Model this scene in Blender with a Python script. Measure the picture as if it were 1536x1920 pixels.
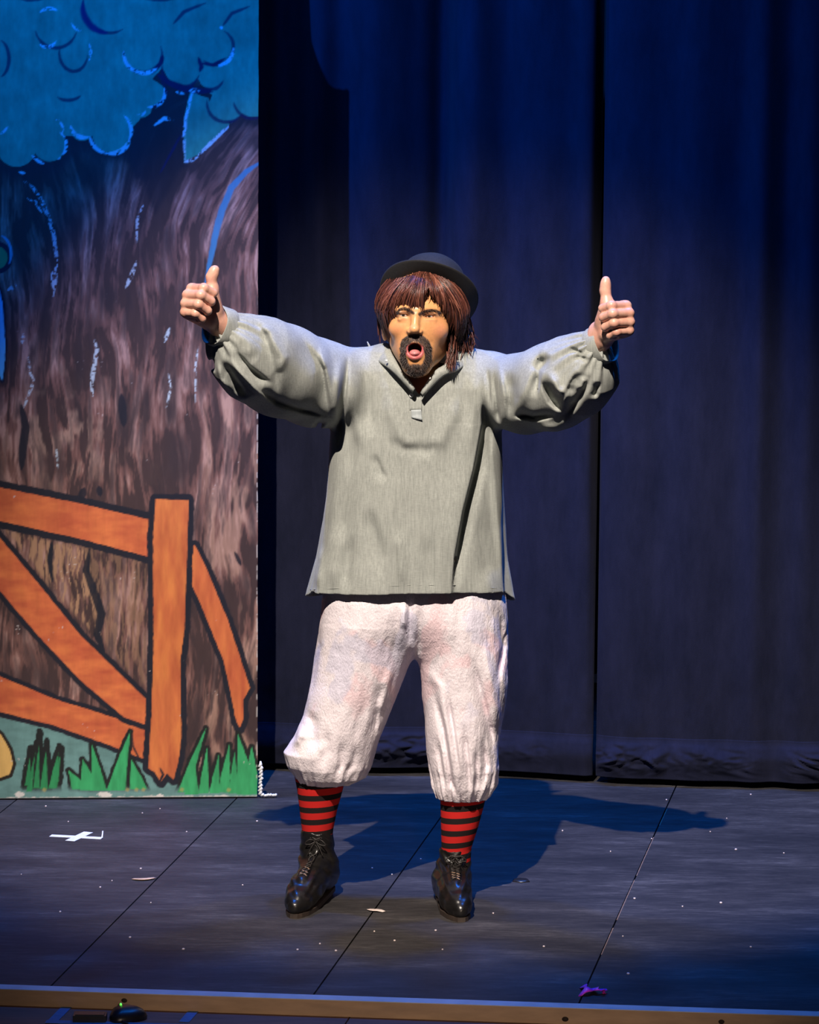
import bpy, math, random
import numpy as np
from mathutils import Vector, Matrix

for o in list(bpy.data.objects):
    bpy.data.objects.remove(o, do_unlink=True)
scene = bpy.context.scene
COL = scene.collection
rng = np.random.default_rng(7)
random.seed(7)

# ------------------------------------------------------------------ camera
F = 7300.0
TH = math.radians(7.585)
ROLL = math.radians(0.4)
CAM = np.array([0.0, -10.55, 2.493])
_f = np.array([0, math.cos(TH), -math.sin(TH)])
_r0 = np.array([1.0, 0, 0]); _u0 = np.array([0, math.sin(TH), math.cos(TH)])
_r = math.cos(ROLL) * _r0 + math.sin(ROLL) * _u0
_u = math.cos(ROLL) * _u0 - math.sin(ROLL) * _r0
cd = bpy.data.cameras.new('camera'); cam = bpy.data.objects.new('camera', cd); COL.objects.link(cam)
cd.sensor_fit = 'HORIZONTAL'; cd.sensor_width = 36.0; cd.lens = F / 1536 * 36.0
cd.clip_start = 0.1; cd.clip_end = 100
M = Matrix.Identity(4)
for i in range(3):
    M[i][0] = _r[i]; M[i][1] = _u[i]; M[i][2] = -_f[i]; M[i][3] = CAM[i]
cam.matrix_world = M
scene.camera = cam

# ------------------------------------------------------------------ world, lamps, exposure
wd = bpy.data.worlds.new('hall_darkness'); scene.world = wd; wd.use_nodes = True
wd.node_tree.nodes['Background'].inputs[0].default_value = (0.35, 0.45, 1.0, 1)
wd.node_tree.nodes['Background'].inputs[1].default_value = 0.006

def spot(name, pos, aim, power, color, size_deg, blend, radius):
    l = bpy.data.lights.new(name, 'SPOT'); o = bpy.data.objects.new(name, l); COL.objects.link(o)
    l.energy = power; l.color = color; l.spot_size = math.radians(size_deg); l.spot_blend = blend
    l.shadow_soft_size = radius
    o.location = pos
    d = Vector(aim) - Vector(pos)
    o.rotation_euler = d.to_track_quat('-Z', 'Y').to_euler()
    return o
# warm front-of-house spot on the actor
spot('front_spot', (-1.25, -7.25, 9.5), (0.03, 0.22, 1.20), 10200, (1.0, 0.87, 0.75), 16.8, 0.58, 0.05)
# added warm fill from the audience side, beam narrowed to the stage front
spot('edge_fill_spot', (1.0, -13.0, 3.6), (0.0, -1.0, -0.25), 1500, (1.0, 0.76, 0.60), 11.5, 1.0, 0.25)
# blue wash from the left onto the painted flat and the curtain
spot('blue_left_spot', (-4.6, -4.2, 8.0), (-0.42, 1.6, 2.80), 7600, (0.002, 0.19, 1.0), 24.5, 1.0, 0.07)
# row of blue back lights hung over the stage
for bx_ in (-1.3, 0.3, 1.9):
    spot('blue_back_spot', (bx_, 1.2, 6.6), (0.25, 0.80, 0.0), 1000, (0.002, 0.19, 1.0), 42, 0.9, 0.18)
vs = scene.view_settings
vs.view_transform = 'Standard'; vs.look = 'None'; vs.gamma = 1.0; vs.use_curve_mapping = False
vs.exposure = 0.0

# ------------------------------------------------------------------ pixel <-> place
def ray(u, v):
    return _f * F + _r * (u - 768.0) - _u * (v - 960.0)
def W(u, v, Y):
    d = ray(u, v); t = (Y - CAM[1]) / d[1]
    return CAM + d * t
def G(u, v, z=0.0):
    d = ray(u, v); t = (z - CAM[2]) / d[2]
    return CAM + d * t
def proj(Pn):
    q = Pn - CAM
    z = q @ _f
    return 768 + F * (q @ _r) / z, 960 - F * (q @ _u) / z

# ------------------------------------------------------------------ mesh helpers
def np_mesh(name, V, Fq, smooth=True, col=None):
    V = np.asarray(V, dtype=np.float32); Fq = np.asarray(Fq, dtype=np.int32)
    me = bpy.data.meshes.new(name)
    n = Fq.shape[1]
    me.vertices.add(len(V)); me.vertices.foreach_set('co', V.ravel())
    me.loops.add(Fq.size); me.loops.foreach_set('vertex_index', Fq.ravel())
    me.polygons.add(len(Fq)); me.polygons.foreach_set('loop_start', np.arange(0, Fq.size, n, dtype=np.int32))
    me.update(calc_edges=True)
    me.validate()
    if smooth: me.polygons.foreach_set('use_smooth', np.ones(len(me.polygons), dtype=bool))
    if col is not None:
        a = me.color_attributes.new('Col', 'FLOAT_COLOR', 'POINT')
        c = np.ones((len(V), 4), dtype=np.float32); c[:, :3] = col
        a.data.foreach_set('color', c.ravel())
    return me

class MB:
    def __init__(s): s.v = []; s.f = []
    def quad_box(s, c, ex, ey, ez):
        """box with half extents as vectors"""
        c = np.array(c, float); b = len(s.v)
        for k in (-1, 1):
            for j in (-1, 1):
                for i in (-1, 1):
                    s.v.append(tuple(c + i * np.array(ex) + j * np.array(ey) + k * np.array(ez)))
        for q in ((0, 2, 3, 1), (4, 5, 7, 6), (0, 1, 5, 4), (2, 6, 7, 3), (0, 4, 6, 2), (1, 3, 7, 5)):
            s.f.append(tuple(b + i for i in q))
    def prism(s, poly, z0, z1):
        """vertical prism over a counter-clockwise xy polygon"""
        b = len(s.v); n = len(poly)
        for z in (z0, z1):
            for p in poly: s.v.append((p[0], p[1], z))
        s.f.append(tuple(b + n - 1 - i for i in range(n)))
        s.f.append(tuple(b + n + i for i in range(n)))
        for i in range(n):
            j = (i + 1) % n
            s.f.append((b + i, b + j, b + n + j, b + n + i))
    def tube(s, pts, rad, sides=6, cap=True):
        pts = [np.array(p, float) for p in pts]; n = len(pts)
        if not hasattr(rad, '__len__'): rad = [rad] * n
        b = len(s.v); ref = None
        for i, p in enumerate(pts):
            t = pts[min(i + 1, n - 1)] - pts[max(i - 1, 0)]
            t = t / (np.linalg.norm(t) + 1e-9)
            if ref is None:
                ref = np.cross(t, (0, 0, 1.0))
                if np.linalg.norm(ref) < 0.1: ref = np.cross(t, (1.0, 0, 0))
            ref = ref - t * (ref @ t); ref = ref / (np.linalg.norm(ref) + 1e-9)
            bi = np.cross(t, ref)
            for k in range(sides):
                a = 2 * math.pi * k / sides
                s.v.append(tuple(p + rad[i] * (math.cos(a) * ref + math.sin(a) * bi)))
        for i in range(n - 1):
            for k in range(sides):
                k2 = (k + 1) % sides
                s.f.append((b + i * sides + k, b + i * sides + k2, b + (i + 1) * sides + k2, b + (i + 1) * sides + k))
        if cap:
            s.f.append(tuple(b + sides - 1 - k for k in range(sides)))
            s.f.append(tuple(b + (n - 1) * sides + k for k in range(sides)))
    def loft(s, rings, cap=True):
        b = len(s.v); m = len(rings[0])
        for r in rings: s.v.extend(tuple(p) for p in r)
        for i in range(len(rings) - 1):
            for k in range(m):
                k2 = (k + 1) % m
                s.f.append((b + i * m + k, b + i * m + k2, b + (i + 1) * m + k2, b + (i + 1) * m + k))
        if cap:
            s.f.append(tuple(b + m - 1 - k for k in range(m)))
            s.f.append(tuple(b + (len(rings) - 1) * m + k for k in range(m)))
    def patch(s, rows, th):
        """solid thin sheet from a grid of points, th thick"""
        A = np.array(rows, float); nr, nc = A.shape[:2]
        du = np.gradient(A, axis=1); dv = np.gradient(A, axis=0)
        N = np.cross(du, dv); N /= (np.linalg.norm(N, axis=2, keepdims=True) + 1e-9)
        b = len(s.v)
        for q in (A + N * th / 2, A - N * th / 2):
            s.v.extend(tuple(p) for p in q.reshape(-1, 3))
        o = nr * nc
        for i in range(nr - 1):
            for j in range(nc - 1):
                a0, a1, a2, a3 = b + i * nc + j, b + i * nc + j + 1, b + (i + 1) * nc + j + 1, b + (i + 1) * nc + j
                s.f.append((a0, a1, a2, a3)); s.f.append((o + a3, o + a2, o + a1, o + a0))
        def side(ix):
            for x, y in zip(ix[:-1], ix[1:]): s.f.append((b + y, b + x, o + b + x, o + b + y))
        side([j for j in range(nc)]); side([(i + 1) * nc - 1 for i in range(nr)])
        side([nr * nc - 1 - j for j in range(nc)]); side([(nr - 1 - i) * nc for i in range(nr)])
    def build(s, name, mat, parent=None, origin=None, smooth=True):
        o3 = np.array(origin if origin is not None else (0, 0, 0), float)
        me = bpy.data.meshes.new(name)
        me.from_pydata([tuple(np.array(p) - o3) for p in s.v], [], s.f); me.validate(); me.update()
        if smooth: me.polygons.foreach_set('use_smooth', np.ones(len(me.polygons), dtype=bool))
        return link(name, me, mat, parent, o3 if parent is None else (0, 0, 0))

def link(name, me, mat, parent=None, loc=(0, 0, 0)):
    o = bpy.data.objects.new(name, me); COL.objects.link(o)
    if mat is not None and me is not None: me.materials.append(mat)
    o.location = tuple(loc)
    if parent is not None: o.parent = parent
    return o
def empty(name, loc):
    o = bpy.data.objects.new(name, None); COL.objects.link(o); o.location = tuple(loc); o.empty_display_size = 0.1
    return o
def tag(o, label=None, cat=None, group=None, kind=None):
    if label: o['label'] = label
    if cat: o['category'] = cat
    if group: o['group'] = group
    if kind: o['kind'] = kind
    return o
def resample(pts, n):
    P = np.array(pts, float); t = np.linspace(0, 1, len(P)); q = np.linspace(0, 1, n)
    # Catmull-Rom
    out = []
    for x in q:
        k = min(int(x * (len(P) - 1)), len(P) - 2); f = x * (len(P) - 1) - k
        p0 = P[max(k - 1, 0)]; p1 = P[k]; p2 = P[k + 1]; p3 = P[min(k + 2, len(P) - 1)]
        out.append(0.5 * ((2 * p1) + (-p0 + p2) * f + (2 * p0 - 5 * p1 + 4 * p2 - p3) * f * f + (-p0 + 3 * p1 - 3 * p2 + p3) * f ** 3))
    return np.array(out)

# ------------------------------------------------------------------ materials
def mat_new(name):
    m = bpy.data.materials.new(name); m.use_nodes = True
    return m, m.node_tree, m.node_tree.nodes['Principled BSDF']
def noise_node(nt, scale, detail=4, vec_scale=None, rough=0.55, dist=0.0):
    tc = nt.nodes.new('ShaderNodeTexCoord'); n = nt.nodes.new('ShaderNodeTexNoise')
    n.inputs['Scale'].default_value = scale; n.inputs['Detail'].default_value = detail
    n.inputs['Roughness'].default_value = rough; n.inputs['Distortion'].default_value = dist
    if vec_scale:
        mp = nt.nodes.new('ShaderNodeMapping'); mp.inputs['Scale'].default_value = vec_scale
        nt.links.new(tc.outputs['Object'], mp.inputs['Vector']); nt.links.new(mp.outputs['Vector'], n.inputs['Vector'])
    else:
        nt.links.new(tc.outputs['Object'], n.inputs['Vector'])
    return n
def ramp(nt, src, stops):
    r = nt.nodes.new('ShaderNodeValToRGB')
    e = r.color_ramp.elements
    while len(e) < len(stops): e.new(0.5)
    for i, (p, c) in enumerate(stops):
        e[i].position = p; e[i].color = (*c, 1)
    nt.links.new(src, r.inputs['Fac'])
    return r
def bump(nt, bsdf, src, strength, dist):
    b = nt.nodes.new('ShaderNodeBump'); b.inputs['Strength'].default_value = strength; b.inputs['Distance'].default_value = dist
    nt.links.new(src, b.inputs['Height']); nt.links.new(b.outputs['Normal'], bsdf.inputs['Normal'])
    return b
def simple(name, c, rough=0.6, nscale=30, var=0.15, metallic=0.0, bstr=0.0, bd=0.002, vec=None, spec=0.5, coat=0.0):
    m, nt, b = mat_new(name)
    n = noise_node(nt, nscale, 5, vec)
    lo = tuple(max(0, x * (1 - var)) for x in c); hi = tuple(min(1, x * (1 + var)) for x in c)
    r = ramp(nt, n.outputs['Fac'], [(0.3, lo), (0.7, hi)])
    nt.links.new(r.outputs['Color'], b.inputs['Base Color'])
    b.inputs['Roughness'].default_value = rough; b.inputs['Metallic'].default_value = metallic
    b.inputs['Specular IOR Level'].default_value = spec
    b.inputs['Coat Weight'].default_value = coat
    if bstr: bump(nt, b, n.outputs['Fac'], bstr, bd)
    return m
def vcol_mat(name, rough=0.5, spec=0.5, sss=0.0, nscale=60, bstr=0.0, bd=0.002, vec=None, mixamt=0.12):
    m, nt, b = mat_new(name)
    a = nt.nodes.new('ShaderNodeAttribute'); a.attribute_name = 'Col'
    n = noise_node(nt, nscale, 5, vec)
    r = ramp(nt, n.outputs['Fac'], [(0.3, (1 - mixamt,) * 3), (0.7, (1 + mixamt,) * 3)])
    mx = nt.nodes.new('ShaderNodeMix'); mx.data_type = 'RGBA'; mx.blend_type = 'MULTIPLY'; mx.inputs['Factor'].default_value = 1.0
    nt.links.new(a.outputs['Color'], mx.inputs['A']); nt.links.new(r.outputs['Color'], mx.inputs['B'])
    nt.links.new(mx.outputs['Result'], b.inputs['Base Color'])
    b.inputs['Roughness'].default_value = rough; b.inputs['Specular IOR Level'].default_value = spec
    if sss:
        b.inputs['Subsurface Weight'].default_value = sss
        b.inputs['Subsurface Radius'].default_value = (0.01, 0.004, 0.002); b.inputs['Subsurface Scale'].default_value = 0.4
    if bstr: bump(nt, b, n.outputs['Fac'], bstr, bd)
    return m

MT = {}
def floor_material():
    m, nt, b = mat_new('worn_black_stage_paint')
    n1 = noise_node(nt, 3.0, 8, (0.7, 2.2, 1), 0.65)
    n2 = noise_node(nt, 26.0, 8, (0.45, 2.6, 1), 0.7)
    n3 = noise_node(nt, 130.0, 6, (0.4, 1.6, 1), 0.75)
    a = nt.nodes.new('ShaderNodeMath'); a.operation = 'ADD'
    k = nt.nodes.new('ShaderNodeMath'); k.operation = 'MULTIPLY'; k.inputs[1].default_value = 0.75
    nt.links.new(n2.outputs['Fac'], k.inputs[0]); nt.links.new(n1.outputs['Fac'], a.inputs[0]); nt.links.new(k.outputs[0], a.inputs[1])
    k2 = nt.nodes.new('ShaderNodeMath'); k2.operation = 'MULTIPLY_ADD'; k2.inputs[1].default_value = 0.45
    nt.links.new(n3.outputs['Fac'], k2.inputs[0]); nt.links.new(a.outputs[0], k2.inputs[2])
    r = ramp(nt, k2.outputs[0], [(0.86, (0.014, 0.0125, 0.0125)), (1.0, (0.022, 0.020, 0.020)), (1.15, (0.036, 0.033, 0.033)), (1.30, (0.09, 0.084, 0.082))])
    # ramp positions live in 0..1: scale the sum
    sc = nt.nodes.new('ShaderNodeMath'); sc.operation = 'MULTIPLY'; sc.inputs[1].default_value = 0.68
    nt.links.new(k2.outputs[0], sc.inputs[0])
    for e, p in zip(r.color_ramp.elements, (0.60, 0.70, 0.80, 0.95)): e.position = p
    nt.links.new(sc.outputs[0], r.inputs['Fac'])
    nt.links.new(r.outputs['Color'], b.inputs['Base Color'])
    b.inputs['Roughness'].default_value = 0.62; b.inputs['Specular IOR Level'].default_value = 0.35
    bump(nt, b, n2.outputs['Fac'], 0.15, 0.002)
    return m
MT['floor'] = floor_material()
MT['joint'] = simple('dark_joint', (0.008, 0.007, 0.007), 0.9)
MT['nosing'] = simple('pine_nosing', (0.50, 0.335, 0.20), 0.6, 8, 0.14, vec=(1, 6, 6))
MT['nosing_top'] = simple('pale_worn_nosing_top', (0.62, 0.60, 0.58), 0.5, 12, 0.12)
MT['apron'] = simple('reddish_apron_boards', (0.17, 0.085, 0.06), 0.55, 9, 0.25, vec=(1, 5, 1))
MT['tape_white'] = simple('white_cloth_tape', (0.72, 0.74, 0.76), 0.7, 60, 0.12)
MT['tape_blue'] = simple('blue_cloth_tape', (0.05, 0.16, 0.34), 0.6, 50, 0.15)
MT['black_plastic'] = simple('black_plastic', (0.012, 0.012, 0.014), 0.35, 50, 0.2)
MT['scrap'] = simple('pale_scrap', (0.60, 0.50, 0.46), 0.7, 80, 0.25)
MT['straw'] = simple('tan_straw', (0.55, 0.36, 0.22), 0.7, 80, 0.25)
MT['magenta'] = simple('magenta_plastic_strip', (0.75, 0.05, 0.62), 0.4, 60, 0.25)
MT['timber'] = simple('raw_timber', (0.42, 0.30, 0.18), 0.7, 14, 0.2, vec=(5, 5, 0.6))
MT['knot'] = simple('dark_knot', (0.03, 0.018, 0.012), 0.8, 60, 0.3)
m, nt, b = mat_new('green_indicator'); b.inputs['Emission Color'].default_value = (0.1, 1.0, 0.05, 1); b.inputs['Emission Strength'].default_value = 1.2
MT['led'] = m
m, nt, b = mat_new('dark_velour')
n = noise_node(nt, 14, 7, (1.0, 1.0, 0.30), 0.7); r = ramp(nt, n.outputs['Fac'], [(0.28, (0.0065, 0.0080, 0.0185)), (0.75, (0.0140, 0.0155, 0.0340))])
nt.links.new(r.outputs['Color'], b.inputs['Base Color']); b.inputs['Roughness'].default_value = 0.95; b.inputs['Specular IOR Level'].default_value = 0.1
b.inputs['Sheen Weight'].default_value = 0.015; b.inputs['Sheen Roughness'].default_value = 0.5
n2 = noise_node(nt, 320, 3); bump(nt, b, n2.outputs['Fac'], 0.25, 0.002)
MT['curtain'] = m
MT['backwall'] = simple('black_back_wall', (0.010, 0.010, 0.011), 0.9)

# ------------------------------------------------------------------ structure: floor
s1a, s1b = G(435, 1505), G(105, 1840)
s2a, s2b = G(846, 1505), G(610, 1835)
s3a, s3b = G(1255, 1505), G(1103, 1840)
dirs = [(a - b)[:2] / np.linalg.norm((a - b)[:2]) for a, b in ((s1a, s1b), (s2a, s2b), (s3a, s3b))]
dep = np.mean(dirs, axis=0); dep /= np.linalg.norm(dep)
lat = np.array([dep[1], -dep[0]])
E0, E1 = G(0, 1850)[:2], G(1536, 1901)[:2]
edir = (E1 - E0) / np.linalg.norm(E1 - E0)
efwd = np.array([edir[1], -edir[0]])       # towards the audience
offs = [float(np.mean([(a[:2] @ lat), (b[:2] @ lat)])) for a, b in ((s1a, s1b), (s2a, s2b), (s3a, s3b))]
step = (offs[2] - offs[0]) / 2
seams = [offs[0] - 3 * step, offs[0] - 2 * step, offs[0] - step, offs[0], offs[1], offs[2], offs[2] + step, offs[2] + 2 * step]
def on_edge(off, fwd=0.0):
    """point where the line {p@lat=off} meets the front edge line moved fwd"""
    p0 = E0 + efwd * fwd
    A = np.array([lat, np.array([efwd[0], efwd[1]])]); rhs = np.array([off, p0 @ efwd])
    return np.linalg.solve(A, rhs)
floor_o = (0, 0.3, 0)
mb = MB()
p = [on_edge(seams[0], -0.002), on_edge(seams[-1], -0.002)]
mb.prism([p[0], p[1], p[1] + dep * 4.6, p[0] + dep * 4.6], -0.034, -0.012)
floor = mb.build('floor', MT['joint'], None, floor_o, smooth=False)
tag(floor, 'worn black painted stage floor of long panels', None, None, 'structure')
for a, b_ in zip(seams[:-1], seams[1:]):
    g = 0.0022
    pa, pb = on_edge(a + g, -0.002), on_edge(b_ - g, -0.002)
    mb = MB(); mb.prism([pa, pb, pb + dep * 4.6, pa + dep * 4.6], -0.012, 0.0)
    mb.build('floor_panel', MT['floor'], floor, floor_o, smooth=False)

# pale nosing board along the stage edge
mb = MB()
q0, q1 = E0 - edir * 1.2, E1 + edir * 1.2
mb.prism([q0 + efwd * 0.045, q1 + efwd * 0.045, q1, q0], -0.036, 0.004)
trim = mb.build('trim_1', MT['nosing'], None, ((q0 + q1)[0] / 2, (q0 + q1)[1] / 2, 0), smooth=False)
tag(trim, 'pale pine board edging the front of the stage platform', None, None, 'structure')
mb = MB(); mb.prism([q0 + efwd * 0.045, q1 + efwd * 0.045, q1, q0], 0.0042, 0.0062)
mb.build('top_strip', MT['nosing_top'], trim, trim.location, smooth=False)
def face_pt(u, v):
    """point on the nosing's front face"""
    d = ray(u, v); p0 = np.array([*(E0 + efwd * 0.0455), 0]); n = np.array([*efwd, 0])
    t = ((p0 - CAM) @ n) / (d @ n); return CAM + d * t
for (u, v, r_) in ((233, 1876, 0.006), (1060, 1911, 0.0065), (1353, 1916, 0.006)):
    c = face_pt(u, v); mb = MB()
    rings = []
    for k, rr in ((0, 1.0), (0.002, 0.8), (0.0035, 0.3)):
        rings.append([c + np.array([*edir, 0]) * rr * r_ * math.cos(t) * 1.3 + np.array([0, 0, 1]) * rr * r_ * math.sin(t) + np.array([*efwd, 0]) * k for t in np.linspace(0, 2 * math.pi, 10, endpoint=False)])
    mb.loft(rings); mb.build('knot', MT['knot'], trim, trim.location)

# apron below the platform
zA = -0.036
ap_o = (0, -1.0, zA)
mb = MB(); mb.prism([q0 + efwd * 2.2, q1 + efwd * 2.2, q1 - efwd * 0.0, q0 - efwd * 0.0], zA - 0.03, zA - 0.012)
apron = mb.build('floor_apron', MT['joint'], None, ap_o, smooth=False)
tag(apron, 'reddish brown board apron in front of the stage platform', None, None, 'structure')
aw = [-1.9, -1.35]
sA = [G(125, 1885, zA)[:2] @ lat]
pl = [sA[0] + k * 0.72 for k in range(-2, 4)]
for a, b_ in zip(pl[:-1], pl[1:]):
    pa, pb = on_edge(a + 0.002, 0.0), on_edge(b_ - 0.002, 0.0)
    mb = MB(); mb.prism([pa - dep * 2.0, pb - dep * 2.0, pb, pa], zA - 0.012, zA)
    mb.build('plank', MT['apron'], apron, ap_o, smooth=False)

# dark wall behind the curtains
mb = MB(); mb.quad_box((0, 4.0, 2.2), (4.0, 0, 0), (0, 0.05, 0), (0, 0, 2.25))
tag(mb.build('wall_back', MT['backwall'], None, (0, 4.0, 0), smooth=False), 'black wall behind the stage curtains', None, None, 'structure')

# ------------------------------------------------------------------ curtains
_NT = {}
def vnoise(x, y, seed=0):
    """smooth value noise in 0..1"""
    r_ = _NT.get(seed)
    if r_ is None: r_ = _NT[seed] = np.random.default_rng(seed).random((256, 256)).astype(np.float32)
    xi = np.floor(x).astype(int); yi = np.floor(y).astype(int)
    fx = x - xi; fy = y - yi; fx = fx * fx * (3 - 2 * fx); fy = fy * fy * (3 - 2 * fy)
    a = r_[xi & 255, yi & 255]; b = r_[(xi + 1) & 255, yi & 255]; c = r_[xi & 255, (yi + 1) & 255]; d = r_[(xi + 1) & 255, (yi + 1) & 255]
    return (a * (1 - fx) + b * fx) * (1 - fy) + (c * (1 - fx) + d * fx) * fy
def fbm(x, y, seed=0, oct=4):
    s = 0; a = 0.5
    for k in range(oct):
        s = s + a * vnoise(x * 2 ** k, y * 2 ** k, seed + k); a *= 0.5
    return s / (1 - 0.5 ** oct)
def smooth(x, a, b):
    t = np.clip((x - a) / (b - a), 0, 1); return t * t * (3 - 2 * t)

def curtain(name, base_px, folds, seed, label, z0=0.022, ztop=3.6):
    """base_px: floor points (u,v) along the hem; folds(s,z)->offset towards the audience"""
    B = np.array([G(u, v)[:2] for u, v in base_px])
    L = np.concatenate([[0], np.cumsum(np.linalg.norm(np.diff(B, axis=0), axis=1))])
    ns = int(L[-1] / 0.007); s = np.linspace(0, L[-1], ns)
    bx = np.interp(s, L, B[:, 0]); by = np.interp(s, L, B[:, 1])
    d = (B[-1] - B[0]) / np.linalg.norm(B[-1] - B[0]); nrm = np.array([d[1], -d[0]])
    root = empty(name, (*B[len(B) // 2], 0)); tag(root, label, 'curtain')
    def sheet(zs, push, th):
        S, Z = np.meshgrid(s, zs)
        u_s = np.interp(S, L, [q[0] for q in base_px])
        off = folds(u_s, S, Z) + push(u_s, S, Z)
        V = np.stack([bx[None] + nrm[0] * off, by[None] + nrm[1] * off, Z], -1)
        nr, nc = S.shape
        Vb = V.copy(); Vb[..., 0] -= nrm[0] * th; Vb[..., 1] -= nrm[1] * th
        idx = np.arange(nr * nc).reshape(nr, nc)
        q = np.stack([idx[:-1, :-1], idx[:-1, 1:], idx[1:, 1:], idx[1:, :-1]], -1).reshape(-1, 4)
        o = nr * nc
        qs = [q, q[:, ::-1] + o]
        for e in (idx[0], idx[:, -1], idx[-1][::-1], idx[:, 0][::-1]):
            qs.append(np.stack([e[1:], e[:-1], e[:-1] + o, e[1:] + o], -1))
        VV = np.concatenate([V.reshape(-1, 3), Vb.reshape(-1, 3)]) - np.array(root.location)
        return VV, np.concatenate(qs)
    hz = 0.155
    zs = np.concatenate([np.linspace(hz - 0.01, 0.5, 50), np.linspace(0.53, ztop, 60)])
    def body_push(u, S, Z):
        lo = 1 - smooth(Z, 0.10, 0.55)
        return lo * 0.016 * (fbm(S * 9, Z * 5, seed) - 0.5) + 0.010 * (fbm(S * 2.2, Z * 0.7, seed + 9) - 0.5)
    V, Q = sheet(zs, body_push, 0.004)
    link('drape', np_mesh('drape', V, Q), MT['curtain'], root)
    zh = np.linspace(z0, hz, 40)
    def hem_push(u, S, Z):
        t = smooth(Z, z0, hz)
        w = np.abs(fbm(S * 11 + 4 * fbm(S * 3, Z * 8, seed + 5), Z * 13, seed + 2) - 0.5)
        puck = smooth(fbm(S * 2.6, 0 * Z, seed + 7), 0.35, 0.62)
        return body_push(u, S, Z) + 0.0005 + 0.006 * (1 - smooth(Z, hz - 0.03, hz)) + puck * (0.15 * w * np.sin(np.pi * np.clip(t * 1.05, 0, 1)) ** 0.7) + 0.010 * np.sin(np.pi * t)
    V, Q = sheet(zh, hem_push, 0.006)
    link('hem', np_mesh('hem', V, Q), MT['curtain'], root)
    return root

def folds_left(u, S, Z):
    f = 0.060 * np.exp(-((u - 700) / 60) ** 2) + 0.050 * np.exp(-((u - 880) / 38) ** 2) + 0.04 * np.exp(-((u - 600) / 28) ** 2)
    f += 0.030 * np.exp(-((u - 990) / 60) ** 2) - 0.035 * np.exp(-((u - 818) / 20) ** 2) + 0.02 * np.exp(-((u - 1085) / 22) ** 2)
    f -= 0.06 * smooth(u, 1096, 1116)
    f += 0.05 * np.cos((u - 450) / 21.0) * (1 - smooth(u, 430, 560))
    return f * (0.25 + 1.25 * smooth(Z, 0.1, 2.1))
def folds_right(u, S, Z):
    f = 0.03 * np.exp(-((u - 1165) / 45) ** 2) + 0.03 * np.exp(-((u - 1290) / 50) ** 2) + 0.045 * np.exp(-((u - 1410) / 24) ** 2)
    f += 0.04 * np.exp(-((u - 1500) / 30) ** 2) - 0.008 * np.exp(-((u - 1455) / 16) ** 2) - 0.045 * (1 - smooth(u, 1106, 1128))
    f += 0.03 * np.cos((u - 1560) / 26.0) * smooth(u, 1530, 1600)
    return f * (0.4 + 0.6 * smooth(Z, 0.0, 1.5))
curtain('stage_curtain', [(-160, 1425), (420, 1440), (640, 1448), (800, 1452), (960, 1458), (1111, 1467)], folds_left, 3,
        'dark blue-lit curtain panel behind the actor beside the painted flat')
curtain('stage_curtain', [(1117, 1467), (1200, 1472), (1380, 1477), (1536, 1480), (1760, 1484)], folds_right, 21,
        'dark curtain panel right of the narrow vertical gap with a crumpled hem')

# ------------------------------------------------------------------ painted flat
def seg_dist(U, V, pts):
    best = np.full(U.shape, 1e9, np.float32)
    for (x0, y0), (x1, y1) in zip(pts[:-1], pts[1:]):
        dx, dy = x1 - x0, y1 - y0; l2 = dx * dx + dy * dy + 1e-9
        t = np.clip(((U - x0) * dx + (V - y0) * dy) / l2, 0, 1)
        best = np.minimum(best, np.hypot(U - x0 - t * dx, V - y0 - t * dy))
    return best
def poly_sd(U, V, poly):
    d = seg_dist(U, V, list(poly) + [poly[0]])
    ins = np.zeros(U.shape, bool); n = len(poly)
    for i in range(n):
        x0, y0 = poly[i]; x1, y1 = poly[(i + 1) % n]
        if y0 == y1: continue
        c = ((y0 > V) != (y1 > V)) & (U < (x1 - x0) * (V - y0) / (y1 - y0) + x0)
        ins ^= c
    return np.where(ins, -d, d)

fA, fB = G(0, 1500), G(480, 1496.5)
fd = (fB - fA)[:2]; fd /= np.linalg.norm(fd); fn = np.array([fd[1], -fd[0]])  # fn faces the audience
def flat_px_to_sz(u, v):
    d = ray(u, v); n = np.array([*fn, 0]); p0 = np.array([fA[0], fA[1], 0])
    t = ((p0 - CAM) @ n) / (d @ n); p = CAM + d * t
    return (p[:2] - fA[:2]) @ fd, p[2]
s_right = flat_px_to_sz(484, 750)[0]
us = np.concatenate([np.linspace(-270, -12, 30), np.arange(-8, 484, 2.2), [484.0]])
s_cols = np.array([flat_px_to_sz(x, 750)[0] for x in us])
z_frame = flat_px_to_sz(250, -12)[1]
z_rows = np.concatenate([np.linspace(0.004, z_frame, 690), z_frame + np.linspace(0.02, 1, 24) * 0.6])
S, Z = np.meshgrid(s_cols, z_rows)
# the cut-out top edge lies above the picture: lower at the right corner
ztop_s = np.interp(s_cols, [s_cols[0], s_right - 0.17, s_right - 0.135, s_right - 0.06, s_right], [3.1, 3.05, 2.72, 2.56, 2.545])
fr = np.clip((Z - z_frame) / 0.6, 0, 1)
Z = np.where(Z > z_frame, z_frame + fr * (ztop_s[None, :] - z_frame), Z)
# ragged right edge
rag = 0.003 * (fbm(Z * 14, Z * 0 + 3, 55) - 0.5)
S = S + np.where(S > s_right - 0.004, rag, 0)
PX = np.stack([fA[0] + fd[0] * S, fA[1] + fd[1] * S, Z], -1)
U, V = proj(PX.reshape(-1, 3)); U = U.reshape(S.shape); V = V.reshape(S.shape)
# lean differs slightly along height: measure paint from the right edge
C = np.zeros(S.shape + (3,), np.float32)
def lay(c, m):
    global C
    c = np.asarray(c, np.float32)
    C = C * (1 - m[..., None]) + c * m[..., None]
NAVY = (0.012, 0.013, 0.022)
jit = 1.8 * (fbm(U / 9, V / 9, 71, 3) - 0.5)
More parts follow.
